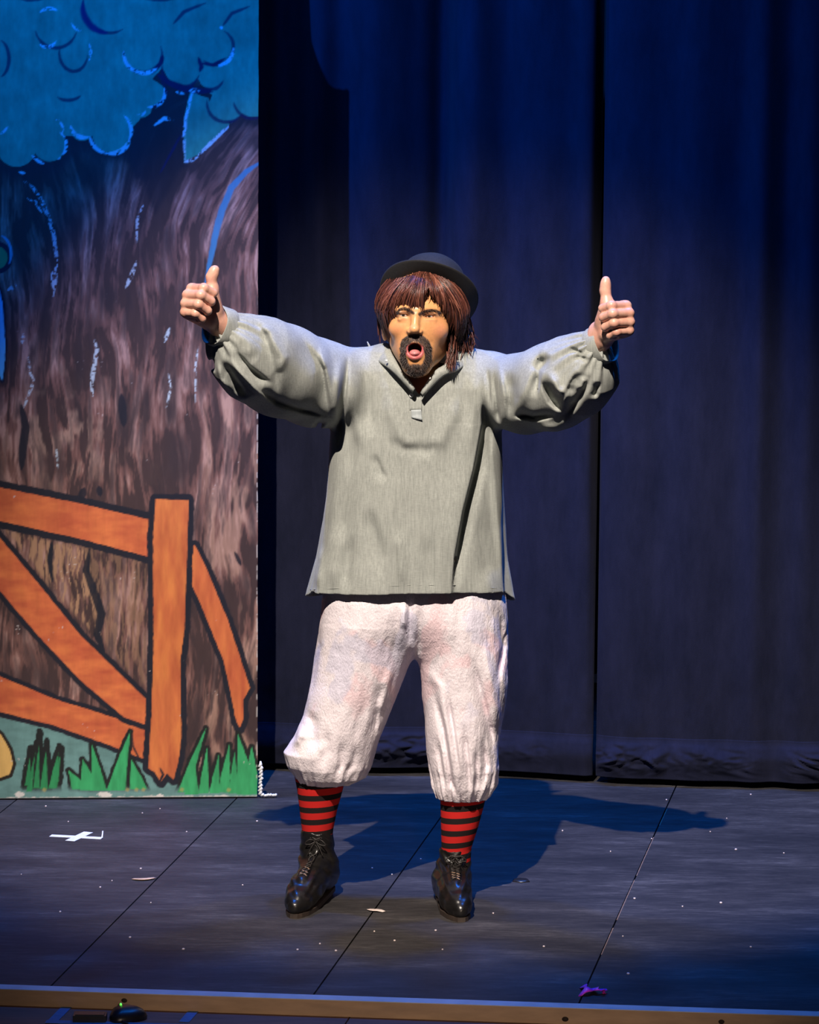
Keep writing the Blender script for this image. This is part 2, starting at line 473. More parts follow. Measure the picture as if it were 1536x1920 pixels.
# --- trunk with brushed bark
bend = (np.clip(470 - V, 0, 470) ** 1.5 / 30.0) * np.clip((U - 170) / 250, -0.25, 1.0)
Ub = U - bend + 8 * np.sin(V / 61.0 + U / 40) + 9 * (fbm(U / 60, V / 70, 19, 2) - 0.5)
k1 = fbm(Ub / 20, V / 95, 11, 4); k2 = fbm(Ub / 9, V / 55, 13, 4); k3 = fbm(U / 60, V / 75, 17, 3); k4 = fbm(Ub / 4.5, V / 130, 23, 3)
streak = np.clip(1.2 * (k1 - 0.47) + 1.15 * (k2 - 0.47) + 0.55 * (k3 - 0.5) + 0.5 * (k4 - 0.5), -0.5, 0.6)
lit = smooth(streak, -0.06, 0.42)
C[:] = np.array((0.048, 0.029, 0.030))
lay((0.155, 0.078, 0.068), smooth(streak, -0.12, 0.14)); lay((0.40, 0.245, 0.215), 0.80 * smooth(streak, 0.12, 0.46))
# paler dabbed bark above the fence
pale = smooth(fbm(U / 34, V / 42, 31, 3), 0.42, 0.62) * np.exp(-((U - 120) / 105) ** 2 - ((V - 805) / 95) ** 2)
lay((0.52, 0.34, 0.26), 0.75 * pale * smooth(k2, 0.38, 0.62))
lay((0.40, 0.25, 0.19), 0.5 * smooth(k1, 0.5, 0.65) * smooth(V, 620, 760) * smooth(U, 370, 400))
# dark hollows between the strands
for (x, y, a, b_) in ((235, 790, 14, 55), (275, 760, 10, 45), (45, 850, 8, 55), (175, 320, 26, 45), (140, 400, 18, 45), (310, 340, 20, 35), (85, 610, 12, 40), (320, 720, 18, 90), (205, 560, 16, 30), (335, 860, 26, 60), (70, 330, 40, 18), (330, 260, 26, 45), (460, 265, 30, 18), (150, 690, 8, 50)):
    lay((0.035, 0.024, 0.028), 0.85 * np.clip(1.35 * np.exp(-((Ub * 0.3 + U * 0.7 - x) / a) ** 2 - ((V - y) / b_) ** 2) + 0.5 * (k2 - 0.5), 0, 1))
# dark band under the leaves
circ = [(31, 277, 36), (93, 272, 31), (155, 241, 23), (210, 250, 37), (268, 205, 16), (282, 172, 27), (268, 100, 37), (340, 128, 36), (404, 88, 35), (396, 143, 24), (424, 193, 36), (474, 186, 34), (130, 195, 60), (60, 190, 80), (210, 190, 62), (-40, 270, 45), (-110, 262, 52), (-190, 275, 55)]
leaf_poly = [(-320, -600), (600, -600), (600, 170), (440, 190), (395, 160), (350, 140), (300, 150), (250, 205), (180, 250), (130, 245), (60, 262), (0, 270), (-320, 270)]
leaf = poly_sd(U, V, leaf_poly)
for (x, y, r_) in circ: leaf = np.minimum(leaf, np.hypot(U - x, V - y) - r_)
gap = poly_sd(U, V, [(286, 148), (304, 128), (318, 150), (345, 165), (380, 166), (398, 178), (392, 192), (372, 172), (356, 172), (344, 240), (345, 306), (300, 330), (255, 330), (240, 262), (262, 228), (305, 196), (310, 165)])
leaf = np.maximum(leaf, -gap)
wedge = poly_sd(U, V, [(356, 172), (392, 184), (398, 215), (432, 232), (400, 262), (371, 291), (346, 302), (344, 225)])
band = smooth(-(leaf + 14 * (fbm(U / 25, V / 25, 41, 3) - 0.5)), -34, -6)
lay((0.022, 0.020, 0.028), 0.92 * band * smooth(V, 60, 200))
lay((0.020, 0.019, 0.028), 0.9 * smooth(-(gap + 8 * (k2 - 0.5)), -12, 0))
bark2 = poly_sd(U, V, [(268, 330), (300, 230), (325, 235), (345, 300), (320, 345), (290, 400)])
lay((0.020, 0.017, 0.024), 0.8 * smooth(-bark2, -8, 4))
# --- leaves
gn = fbm(U / 38, V / 38, 51, 4); gm = fbm(U / 7, V / 13, 53, 3)
green = np.array((0.035, 0.27, 0.19)) * (0.75 + 0.55 * gn[..., None]) * (0.86 + 0.28 * gm[..., None])
for msk in (smooth(-(leaf + jit), -0.8, 1.2), smooth(-(wedge + jit), -0.8, 1.2)):
    C = C * (1 - msk[..., None]) + green * msk[..., None]
def arc(x, y, r_, a0, a1, n=14, ry=None):
    ry = ry or r_
    return [(x + r_ * math.cos(math.radians(a)), y + ry * math.sin(math.radians(a))) for a in np.linspace(a0, a1, n)]
def stroke(pts, w, c, soft=1.2, op=1.0, taper=True, rough=0.0):
    P = np.array(pts, float)
    x0, y0 = P.min(0) - w - 6; x1, y1 = P.max(0) + w + 6
    rows = np.where((V.min(1) < y1) & (V.max(1) > y0))[0]
    if len(rows) == 0: return
    rs = slice(rows[0], rows[-1] + 1)
    u_, v_ = U[rs], V[rs]
    best = np.full(u_.shape, 1e9, np.float32); n = len(P) - 1
    for i in range(n):
        dx, dy = P[i + 1] - P[i]; l2 = dx * dx + dy * dy + 1e-9
        t = np.clip(((u_ - P[i, 0]) * dx + (v_ - P[i, 1]) * dy) / l2, 0, 1)
        g_ = (i + t) / n
        wl = w / 2 * (np.sqrt(np.clip(4 * g_ * (1 - g_), 0.06, 1)) if taper else 1.0)
        best = np.minimum(best, np.hypot(u_ - P[i, 0] - t * dx, v_ - P[i, 1] - t * dy) - wl)
    m_ = op * smooth(-(best + jit[rs]), -soft, soft)
    if rough: m_ = m_ * smooth(fbm(u_ / 4, v_ / 4, 91, 3), 0.5 - rough, 0.62 - rough * 0.5)
    C[rs] = C[rs] * (1 - m_[..., None]) + np.asarray(c, np.float32) * m_[..., None]
DK = (0.008, 0.012, 0.06)
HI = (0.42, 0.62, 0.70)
# dark leaf outlines
for a in (arc(205, 12, 50, 60, 195), arc(105, 48, 40, 20, 165, ry=42), arc(138, 98, 27, 10, 190, ry=36), arc(-5, 110, 22, -70, 70, ry=36),
          arc(128, 172, 26, 30, 140, ry=16), arc(268, 100, 36, -20, 185), arc(340, 128, 36, 20, 195), arc(404, 88, 34, -60, 130), arc(396, 143, 24, 20, 120),
          arc(424, 193, 36, 40, 190), arc(474, 186, 36, 60, 170), [(325, 45), (345, 22), (385, 6)], [(418, 48), (435, 25), (468, 12)], arc(282, 172, 28, -40, 80),
          arc(-60, 60, 50, 20, 170), arc(-160, 120, 60, 20, 170), arc(60, -60, 60, 20, 170), arc(300, -70, 70, 30, 160)):
    stroke(a, 7, DK, 1.8, 0.85)
stroke(arc(205, 12, 50, 95, 190), 14, (0.008, 0.012, 0.10), 2.5, 0.9)
stroke([(286, 138), (302, 118), (306, 104)], 8, DK, 1.5)
stroke([(296, 140), (318, 156), (345, 166), (372, 170), (398, 172)], 13, DK, 2)
stroke([(372, 108), (378, 125), (374, 135)], 9, DK, 2); stroke([(374, 118), (400, 122), (425, 108)], 7, DK, 2)
stroke([(340, 252), (300, 325)], 5, DK)
# glints of the glossy outlines, painted on as pale strokes
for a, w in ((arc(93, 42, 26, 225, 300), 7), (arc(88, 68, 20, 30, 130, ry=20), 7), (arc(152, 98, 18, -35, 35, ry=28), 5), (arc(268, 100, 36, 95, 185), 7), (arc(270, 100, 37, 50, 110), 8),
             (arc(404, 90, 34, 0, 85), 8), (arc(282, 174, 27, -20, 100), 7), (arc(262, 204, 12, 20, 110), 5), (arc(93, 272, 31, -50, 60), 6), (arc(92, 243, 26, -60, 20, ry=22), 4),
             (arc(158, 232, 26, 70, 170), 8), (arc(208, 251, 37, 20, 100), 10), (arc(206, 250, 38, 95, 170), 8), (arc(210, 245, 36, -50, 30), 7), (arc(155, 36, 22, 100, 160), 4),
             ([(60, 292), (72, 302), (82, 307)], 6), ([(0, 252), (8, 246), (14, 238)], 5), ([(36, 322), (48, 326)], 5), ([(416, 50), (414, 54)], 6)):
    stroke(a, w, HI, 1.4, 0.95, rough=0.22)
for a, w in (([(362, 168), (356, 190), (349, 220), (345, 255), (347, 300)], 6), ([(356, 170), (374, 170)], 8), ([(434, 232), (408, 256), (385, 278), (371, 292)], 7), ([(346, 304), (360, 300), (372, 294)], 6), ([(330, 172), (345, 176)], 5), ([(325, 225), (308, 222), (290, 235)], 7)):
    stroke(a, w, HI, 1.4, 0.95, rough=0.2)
BL = (0.10, 0.30, 0.44)
stroke([(490, 303), (462, 322), (434, 352), (416, 395), (406, 430), (396, 480), (385, 530)], 13, (0.045, 0.19, 0.36), 1.6, 0.95)
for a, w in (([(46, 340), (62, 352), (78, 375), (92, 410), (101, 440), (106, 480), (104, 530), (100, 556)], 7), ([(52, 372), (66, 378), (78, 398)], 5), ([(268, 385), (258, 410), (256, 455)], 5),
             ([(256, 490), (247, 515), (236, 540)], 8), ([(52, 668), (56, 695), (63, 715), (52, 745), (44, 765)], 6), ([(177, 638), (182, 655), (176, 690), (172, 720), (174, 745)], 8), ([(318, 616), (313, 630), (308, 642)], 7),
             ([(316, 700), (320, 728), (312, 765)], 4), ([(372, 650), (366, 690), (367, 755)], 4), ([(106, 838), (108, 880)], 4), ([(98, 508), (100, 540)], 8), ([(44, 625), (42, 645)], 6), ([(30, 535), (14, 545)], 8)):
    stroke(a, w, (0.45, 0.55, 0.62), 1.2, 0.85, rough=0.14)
# --- ground
gr = poly_sd(U, V, [(-320, 1250), (0, 1345), (100, 1368), (200, 1400), (262, 1428), (300, 1458), (484, 1440), (520, 1440), (520, 1560), (-320, 1560)])
teal = np.array((0.115, 0.235, 0.23)) * (0.8 + 0.45 * fbm(U / 22, V / 9, 61, 4)[..., None])
mk = smooth(-(gr + jit), -1, 1); C = C * (1 - mk[..., None]) + teal * mk[..., None]
# bark cracks behind the fence
for a, w in (([(97, 1018), (93, 1050), (98, 1090)], 11), ([(168, 1030), (162, 1070), (176, 1110), (190, 1150), (182, 1190), (196, 1225)], 17), ([(158, 915), (150, 940)], 14), ([(185, 912), (188, 930)], 12), ([(40, 760), (48, 800), (42, 850), (40, 880)], 16), ([(228, 740), (232, 800)], 16), ([(440, 1035), (452, 1060)], 8)):
    stroke(a, w, NAVY, 1.5, 0.95)
knot = smooth(fbm((U + 14 * fbm(U / 30, V / 40, 77)) / 4.2, V / 38, 79, 3), 0.42, 0.6)
for pg in ([(8, 992), (160, 1030), (185, 1130), (182, 1195), (100, 1110)], [(110, 1000), (275, 1050), (275, 1290), (205, 1225)]):
    mm = smooth(-poly_sd(U, V, pg), -4, 6); lay((0.34, 0.20, 0.12), mm * knot * (0.8 if pg[0][0] == 8 else 0.35))
stroke([(168, 1030), (162, 1070), (176, 1110), (190, 1150), (182, 1190), (196, 1225)], 15, NAVY, 1.5, 0.95); stroke([(97, 1018), (93, 1050), (98, 1090)], 10, NAVY, 1.5)
# --- fence
ORA = np.array((0.50, 0.112, 0.046))
on = fbm(U / 40, V / 14, 81, 4)
def board(pg, ow=11, hue=0.0, vert=False):
    global C
    d = poly_sd(U, V, pg)
    lay(NAVY, smooth(-(d + jit * 2.0), -ow - 1.2, -ow + 1.2))
    n_ = fbm(U / 12, V / 55, 83, 4) if vert else on
    col = ORA * (0.72 + 0.6 * n_[..., None]); col[..., 1] *= (0.85 + 0.5 * n_) * (1 + hue); 
    m_ = smooth(-(d + jit), -1.0, 1.0); C = C * (1 - m_[..., None]) + col * m_[..., None]
board([(-320, 850), (0, 914), (150, 944), (280, 974), (278, 1044), (150, 1010), (0, 977), (-320, 915)], 13)
board([(-320, 1180), (0, 1268), (100, 1310), (235, 1352), (276, 1363), (274, 1424), (255, 1418), (213, 1400), (100, 1360), (0, 1335), (-320, 1240)], 9)
board([(-320, 690), (-60, 940), (0, 1008), (70, 1092), (150, 1190), (275, 1312), (276, 1360), (233, 1345), (150, 1275), (70, 1190), (0, 1108), (-320, 800)], 10)
board([(357, 1025), (365, 1022), (385, 1060), (430, 1170), (469, 1290), (456, 1312), (457, 1345), (450, 1366), (443, 1352), (420, 1240), (375, 1130), (357, 1090)], 10, 0.05, True)
board([(292, 936), (354, 938), (350, 1060), (346, 1180), (338, 1240), (340, 1380), (336, 1420), (326, 1462), (313, 1450), (302, 1466), (290, 1448), (278, 1440), (284, 1340), (288, 1200), (287, 1010)], 11, 0.14, True)
stroke([(248, 1366), (250, 1400), (262, 1425), (270, 1430)], 3, NAVY); stroke([(229, 1347), (250, 1358), (278, 1362)], 4, NAVY)
stroke([(300, 1440), (306, 1452), (300, 1466)], 5, NAVY)
# --- tufts of grass
def blade(x0, x1, y0, tx, ty, c):
    xm = (x0 + x1) / 2
    pg = [(x0, y0), (x0 * 0.55 + tx * 0.45, y0 * 0.5 + ty * 0.5), (tx, ty), (x1 * 0.6 + tx * 0.4, y0 * 0.55 + ty * 0.45), (x1, y0)]
    return poly_sd(U, V, pg), c
GREEN = (0.03, 0.27, 0.10)
bl = [(46, 62, 1487, 70, 1392, 1), (60, 76, 1480, 75, 1372, 1), (72, 92, 1482, 88, 1388, 1), (88, 110, 1480, 112, 1398, 1), (96, 112, 1468, 116, 1402, 1), (44, 60, 1475, 58, 1402, 1),
      (135, 170, 1480, 128, 1444, 0), (150, 188, 1482, 155, 1424, 0), (172, 200, 1482, 172, 1396, 0), (200, 235, 1482, 244, 1372, 0), (244, 276, 1480, 246, 1424, 0),
      (333, 356, 1486, 386, 1366, 0), (345, 372, 1490, 366, 1430, 0), (372, 392, 1488, 388, 1404, 0), (392, 412, 1488, 410, 1416, 0), (408, 432, 1486, 430, 1396, 0), (428, 448, 1488, 440, 1410, 0), (444, 486, 1490, 446, 1376, 0), (455, 490, 1488, 472, 1400, 0)]
ds = [blade(*x) for x in bl]
for d, c in ds: lay((0.012, 0.014, 0.014), smooth(-(d + jit * 2.4), -7.0, -5.0) * smooth(-V, -1489, -1470))
gnb = fbm(U / 9, V / 30, 87, 3)
for d, c in ds:
    col = np.array(GREEN) * (0.7 + 0.6 * gnb[..., None]) * (0.8 if c else 1.12)
    m_ = smooth(-(d + jit + (2.2 if c else 0)), -1, 1); C = C * (1 - m_[..., None]) + col * m_[..., None]
for x in (255, 238, 268, 82, 340, 428):
    stroke([(x, 1478), (x + 2, 1484)], 8, (0.35, 0.30, 0.10), 2, 0.6)
# --- shapes running off the left edge
ye = poly_sd(U, V, [(-70, 1368), (-20, 1362), (2, 1378), (18, 1405), (24, 1432), (18, 1452), (0, 1458), (-70, 1460)])
lay((0.02, 0.015, 0.012), smooth(-(ye + jit), -7.5, -5.5)); lay((0.68, 0.43, 0.14), smooth(-(ye + jit), -1, 1) * (0.8 + 0.3 * gn))
gc = np.hypot(U + 8, V - 483) - 22
lay((0.015, 0.02, 0.04), smooth(-(gc + jit), -10.5, -8.5)); stroke(arc(-6, 476, 27, -70, 30, ry=36), 5, (0.10, 0.35, 0.50), 1.2)
lay((0.04, 0.25, 0.10), smooth(-(gc + jit), -1, 1))
bs = poly_sd(U, V, [(-60, 500), (-4, 532), (5, 570), (10, 650), (8, 690), (4, 714), (-8, 690), (-60, 640)])
lay((0.010, 0.012, 0.03), smooth(-(bs + jit), -5, -3)); lay((0.10, 0.50, 0.85), smooth(-(bs + jit), -1, 1))
# chipped pale bottom edge and side
chip = smooth(-(np.abs(V - np.interp(U, [0, 480], [1499, 1495])) - 3.2 + 7 * (fbm(U / 8, V / 5, 95, 3) - 0.5)), -1.2, 1.2)
lay((0.60, 0.56, 0.54), 0.85 * chip)
for (x, y, a, b_) in ((36, 1490, 9, 5), (196, 1490, 12, 5), (300, 1492, 6, 3), (420, 1493, 7, 3)):
    lay((0.62, 0.60, 0.58), 0.9 * smooth(-(np.hypot((U - x) / a, (V - y) / b_) - 1 + 0.9 * (fbm(U / 4, V / 4, 97, 3) - 0.5)), -0.2, 0.2))
sidec = smooth(S, s_right - 0.006, s_right - 0.002) * smooth(V, 500, 800) * smooth(fbm(V / 9, U * 0 + 2, 99, 3), 0.45, 0.62)
lay((0.5, 0.47, 0.45), 0.6 * sidec)
# specks where the paint is nicked
sp = vnoise(U / 2.6, V / 2.6, 101) * vnoise(U / 31, V / 31, 103)
lay((0.55, 0.5, 0.5), 0.55 * smooth(sp, 0.80, 0.88) * smooth(V, 500, 900))

flat = empty('painted_scenery_flat', (*((fA + fB) / 2)[:2], 0))
tag(flat, 'tall scenery flat painted with a leafy tree and an orange broken fence', 'scenery flat')
nr, nc = S.shape
idx = np.arange(nr * nc).reshape(nr, nc)
q = np.stack([idx[:-1, :-1], idx[:-1, 1:], idx[1:, 1:], idx[1:, :-1]], -1).reshape(-1, 4)
Pf = PX.reshape(-1, 3)
# border ring pushed back gives the panel its thickness
ring = np.concatenate([idx[0], idx[1:, -1], idx[-1][::-1][1:], idx[:, 0][::-1][1:-1]])
back = Pf[ring] - np.array([*fn, 0]) * 0.012
o0 = len(Pf); m_ = len(ring)
rq = np.array([(ring[(i + 1) % m_], ring[i], o0 + i, o0 + (i + 1) % m_) for i in range(m_)])
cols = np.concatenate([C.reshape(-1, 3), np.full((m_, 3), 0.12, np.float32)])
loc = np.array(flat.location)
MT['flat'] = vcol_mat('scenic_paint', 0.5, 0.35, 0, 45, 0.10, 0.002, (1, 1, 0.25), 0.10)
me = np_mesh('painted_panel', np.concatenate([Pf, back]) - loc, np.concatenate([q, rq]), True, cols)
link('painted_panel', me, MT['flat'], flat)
def fl(s, z, back_): 
    return np.array([fA[0] + fd[0] * s - fn[0] * back_, fA[1] + fd[1] * s - fn[1] * back_, z])
fd3, fn3 = np.array([*fd, 0]), np.array([*fn, 0])
mb = MB(); sl, sr = s_cols[0], s_right
mb.quad_box(fl((sl + sr) / 2 - 0.09, 1.27, 0.0145), fd3 * ((sr - sl) / 2 - 0.10), fn3 * 0.002, (0, 0, 1.262)); mb.build('backing_board', MT['timber'], flat, loc, smooth=False)
for sx in (sl + 0.03, sr - 0.035):
    mb = MB(); mb.quad_box(fl(sx, 1.265, 0.028), fd3 * 0.03, fn3 * 0.0115, (0, 0, 1.262)); mb.build('stile', MT['timber'], flat, loc, smooth=False)
for zz in (0.035, 1.25, 2.46):
    mb = MB(); mb.quad_box(fl((sl + sr) / 2, zz, 0.028), fd3 * ((sr - sl) / 2 - 0.068), fn3 * 0.0115, (0, 0, 0.03)); mb.build('rail', MT['timber'], flat, loc, smooth=False)
# chipped white fringe of canvas at the lower right corner
mb = MB()
for k in range(9):
    z = 0.01 + 0.011 * k
    mb.tube([fl(sr + 0.004 + 0.006 * (random.random()), z, 0.004), fl(sr + 0.010 + 0.006 * random.random(), z + 0.009, 0.004), fl(sr + 0.008 + 0.006 * random.random(), z + 0.018, 0.006)], [0.005, 0.0055, 0.003], 6)
for k in range(6):
    mb.tube([fl(sr + 0.012 + 0.008 * k, 0.006, 0.006), fl(sr + 0.02 + 0.008 * k, 0.008 + 0.006 * random.random(), 0.0)], [0.005, 0.004], 5)
mb.build('frayed_edge', MT['tape_white'], flat, loc)
# ------------------------------------------------------------------ distance-field modelling
class Sdf:
    """ordered list of blended primitives, turned into one continuous mesh by surface nets"""
    def __init__(s): s.p = []; s.post = []
    def add(s, f, c, r, op='u', k=0.0): s.p.append((f, np.array(c, np.float32), float(r), op, float(k)))
    def eval(s, P, bc=None, br=0.0):
        d = np.full(len(P), 0.4, np.float32)
        for f, c, r, op, k in s.p:
            if bc is not None and op != 'i':
                if np.linalg.norm(bc - c) > r + br + k + 0.03: continue
            e = f(P).astype(np.float32)
            if op == 'u':
                if k > 0:
                    h = np.clip(k - np.abs(d - e), 0, None) / k; d = np.minimum(d, e) - h * h * k * 0.25
                else: d = np.minimum(d, e)
            elif op == 's':
                if k > 0:
                    h = np.clip(k - np.abs(d + e), 0, None) / k; d = np.maximum(d, -e) + h * h * k * 0.25
                else: d = np.maximum(d, -e)
            else: d = np.maximum(d, e)
        for f in s.post: d = f(P, d)
        return d
    def mesh(s, lo, hi, h, n=24, margin=0.03):
        lo = np.array(lo, float); nb = np.ceil((np.array(hi) - lo) / (h * n)).astype(int)
        bs = h * n; bi = np.stack(np.meshgrid(*[np.arange(x) for x in nb], indexing='ij'), -1).reshape(-1, 3)
        cen = (lo + (bi + 0.5) * bs).astype(np.float32)
        d0 = np.concatenate([s.eval(c) for c in np.array_split(cen, max(1, len(cen) // 20000))])
        keep = bi[np.abs(d0) < 0.87 * bs + margin]
        g = np.stack(np.meshgrid(*[np.arange(n + 1)] * 3, indexing='ij'), -1).reshape(-1, 3)
        DIM = (nb * n + 2).astype(np.int64)
        gid = lambda ijk: (ijk[:, 0] * DIM[1] + ijk[:, 1]) * DIM[2] + ijk[:, 2]
        ids, pos, quads = [], [], []
        for b in keep:
            base = b * n; P = (lo + (base + g) * h).astype(np.float32)
            c = lo + (base + n / 2) * h
            D = s.eval(P, c, bs * 0.87).reshape(n + 1, n + 1, n + 1)
            if D.min() > 0 or D.max() < 0: continue
            I = D < 0
            cnt = np.zeros((n, n, n), np.float32); acc = np.zeros((n, n, n, 3), np.float32)
            for ax in range(3):
                for o1 in (0, 1):
                    for o2 in (0, 1):
                        s0 = [slice(0, n)] * 3; oth = [a for a in range(3) if a != ax]
                        s0[oth[0]] = slice(o1, n + o1); s0[oth[1]] = slice(o2, n + o2); s1 = list(s0)
                        s1[ax] = slice(1, n + 1)
                        a, b_ = D[tuple(s0)], D[tuple(s1)]
                        x = (a < 0) != (b_ < 0)
                        t = np.where(x, a / np.where(x, a - b_, 1), 0)
                        cnt += x
                        acc[..., ax] += t * x; acc[..., oth[0]] += o1 * x; acc[..., oth[1]] += o2 * x
            w = np.argwhere(cnt > 0)
            if len(w):
                ids.append(gid(w + base)); pos.append(lo + (w + base + acc[cnt > 0] / cnt[cnt > 0][:, None]) * h)
            for ax in range(3):
                s1 = [slice(0, n)] * 3; s1[ax] = slice(1, n + 1)
                a = I[:n, :n, :n]; b2 = I[tuple(s1)]
                e = np.argwhere(a != b2)
                if not len(e): continue
                fl_ = a[a != b2]; e = e + base
                i1 = (ax + 1) % 3; i2 = (ax + 2) % 3
                e1 = np.zeros(3, int); e1[i1] = 1; e2 = np.zeros(3, int); e2[i2] = 1
                qd = np.stack([gid(e - e1 - e2), gid(e - e2), gid(e), gid(e - e1)], 1)
                qd = np.where(fl_[:, None], qd, qd[:, ::-1])
                quads.append(qd)
        ids = np.concatenate(ids); pos = np.concatenate(pos); quads = np.concatenate(quads)
        o = np.argsort(ids); ids = ids[o]; pos = pos[o]
        ix = np.clip(np.searchsorted(ids, quads), 0, len(ids) - 1)
        ok = (ids[ix] == quads).all(1)
        return pos, ix[ok]
def relax(V, Q, it=2, lam=0.5):
    V = V.copy(); n = len(V)
    e = np.concatenate([Q[:, [0, 1]], Q[:, [1, 2]], Q[:, [2, 3]], Q[:, [3, 0]]])
    deg = np.bincount(e[:, 0], minlength=n) + np.bincount(e[:, 1], minlength=n) + 1e-9
    for _ in range(it):
        m_ = np.stack([(np.bincount(e[:, 0], V[e[:, 1], k], n) + np.bincount(e[:, 1], V[e[:, 0], k], n)) / deg for k in range(3)], 1)
        V = V + lam * (m_ - V)
    return V
def vnormals(V, Q):
    nq = np.cross(V[Q[:, 2]] - V[Q[:, 0]], V[Q[:, 3]] - V[Q[:, 1]])
    N = np.stack([sum(np.bincount(Q[:, j], nq[:, k], len(V)) for j in range(4)) for k in range(3)], 1)
    return N / (np.linalg.norm(N, axis=1, keepdims=True) + 1e-12)

def P_sph(c, r):
    c = np.array(c, np.float32); return (lambda P: np.linalg.norm(P - c, axis=1) - r), c, r
def P_ell(c, rad, R=None):
    c = np.array(c, np.float32); rad = np.array(rad, np.float32)
    def f(P):
        q = P - c
        if R is not None: q = q @ R
        k0 = np.linalg.norm(q / rad, axis=1); k1 = np.linalg.norm(q / rad ** 2, axis=1) + 1e-9
        return k0 * (k0 - 1) / k1
    return f, c, float(rad.max())
def P_cap(a, b, ra, rb):
    a = np.array(a, np.float32); b = np.array(b, np.float32); ab = b - a; l2 = float(ab @ ab) + 1e-12
    def f(P):
        q = P - a; t = np.clip((q @ ab) / l2, 0, 1)
        return np.linalg.norm(q - t[:, None] * ab, axis=1) - (ra + (rb - ra) * t)
    return f, (a + b) / 2, float(np.linalg.norm(ab) / 2 + max(ra, rb))
def P_stack(tab, mod=None):
    """tab rows: z, cx, cy, half width, half depth (z ascending)"""
    T = np.array(sorted([tuple(r) for r in tab]), np.float32); zz = T[:, 0]
    def f(P):
        z = P[:, 2]; cx, cy, a, b = (np.interp(z, zz, T[:, k]).astype(np.float32) for k in (1, 2, 3, 4))
        qx = P[:, 0] - cx; qy = P[:, 1] - cy
        if mod is not None:
            m_ = mod(np.arctan2(qy / b, qx / a), z); a = a * m_; b = b * m_
        k0 = np.sqrt((qx / a) ** 2 + (qy / b) ** 2); k1 = np.sqrt((qx / a ** 2) ** 2 + (qy / b ** 2) ** 2) + 1e-6
        d = np.clip(k0 * (k0 - 1) / k1, -0.2, 0.4)
        return np.maximum(d, np.maximum(z - zz[-1], zz[0] - z))
    c = T[:, 1:3].mean(0); zc = (zz[0] + zz[-1]) / 2
    return f, (c[0], c[1], zc), float(np.hypot((zz[-1] - zz[0]) / 2, T[:, 3:].max() * 1.2 + np.ptp(T[:, 1])))
def chain(S, pts, k=0.0, kin=0.0):
    """pts: (position, radius); a row of joined tapered capsules"""
    for i in range(len(pts) - 1):
        S.add(*P_cap(pts[i][0], pts[i + 1][0], pts[i][1], pts[i + 1][1]), 'u', k)

ORG = np.array([0.0, -0.02, 0.0])
HY = -0.055
def H(u, v, dy=0.0): return W(u, v, HY + dy)

# ------------------------------------------------------------------ body
B = Sdf()
# trunk, limbs below the clothes
B.add(*P_ell(W(787, 815, 0.03), (0.165, 0.095, 0.21)), 'u', 0)
B.add(*P_ell(W(777, 985, 0.04), (0.140, 0.085, 0.18)), 'u', 0.06)
B.add(*P_cap(W(680, 715, 0.02), W(900, 715, 0.02), 0.05, 0.05), 'u', 0.05)
armL = [(W(668, 712, 0.02), 0.048), (W(512, 690, -0.16), 0.042), (W(404, 604, -0.292), 0.029)]
armR = [(W(915, 712, 0.02), 0.048), (W(1040, 706, -0.18), 0.042), (W(1130, 636, -0.312), 0.029)]
chain(B, armL, 0.03); chain(B, armR, 0.03)
for leg in ([(W(725, 1120, 0.05), 0.072), (W(645, 1335, 0.03), 0.058), (W(602, 1490, 0.055), 0.036), (W(597, 1585, 0.07), 0.028)],
            [(W(840, 1120, 0.05), 0.072), (W(864, 1335, 0.01), 0.058), (W(864, 1520, 0.02), 0.036), (W(857, 1600, 0.03), 0.028)]):
    chain(B, leg, 0.04)
B.add(*P_cap(H(789, 676, 0.045), W(789, 752, 0.02), 0.056, 0.066), 'u', 0.03)
B.add(*P_ell(W(787, 758, -0.035), (0.10, 0.055, 0.055)), 'u', 0.04)
# head
B.add(*P_ell(H(791, 566, 0.035), (0.084, 0.108, 0.105)), 'u', 0.015)
B.add(*P_ell(H(786, 615, -0.015), (0.077, 0.082, 0.104)), 'u', 0.03)
B.add(*P_cap(H(749, 645, 0.01), H(775, 684, -0.064), 0.022, 0.025), 'u', 0.03)
B.add(*P_cap(H(827, 647, 0.015), H(789, 684, -0.064), 0.023, 0.025), 'u', 0.03)
B.add(*P_ell(H(781, 687, -0.070), (0.034, 0.024, 0.024)), 'u', 0.02)
B.add(*P_ell(H(749, 616, -0.058), (0.028, 0.022, 0.022)), 'u', 0.025)
B.add(*P_ell(H(818, 619, -0.054), (0.030, 0.022, 0.022)), 'u', 0.025)
B.add(*P_ell(H(779, 655, -0.060), (0.047, 0.044, 0.043)), 'u', 0.025)
# brow ridge
B.add(*P_cap(H(747, 580, -0.070), H(773, 581, -0.083), 0.010, 0.011), 'u', 0.018)
B.add(*P_cap(H(787, 582, -0.083), H(818, 580, -0.068), 0.011, 0.010), 'u', 0.018)
# eye hollows
B.add(*P_ell(H(757.5, 590, -0.101), (0.020, 0.017, 0.0100)), 's', 0.012)
B.add(*P_ell(H(806, 591.5, -0.099), (0.021, 0.017, 0.0100)), 's', 0.012)
# nose
B.add(*P_cap(H(780, 583, -0.088), H(777.5, 616, -0.107), 0.0080, 0.0110), 'u', 0.014)
B.add(*P_ell(H(777.5, 618, -0.108), (0.0120, 0.014, 0.0105)), 'u', 0.008)
B.add(*P_ell(H(767.5, 622, -0.097), (0.0072, 0.013, 0.0075)), 'u', 0.008)
B.add(*P_ell(H(788.0, 622.5, -0.096), (0.0072, 0.013, 0.0075)), 'u', 0.006)
for u_ in (771.5, 784.5): B.add(*P_ell(H(u_, 628.5, -0.108), (0.0042, 0.007, 0.004)), 's', 0.003)
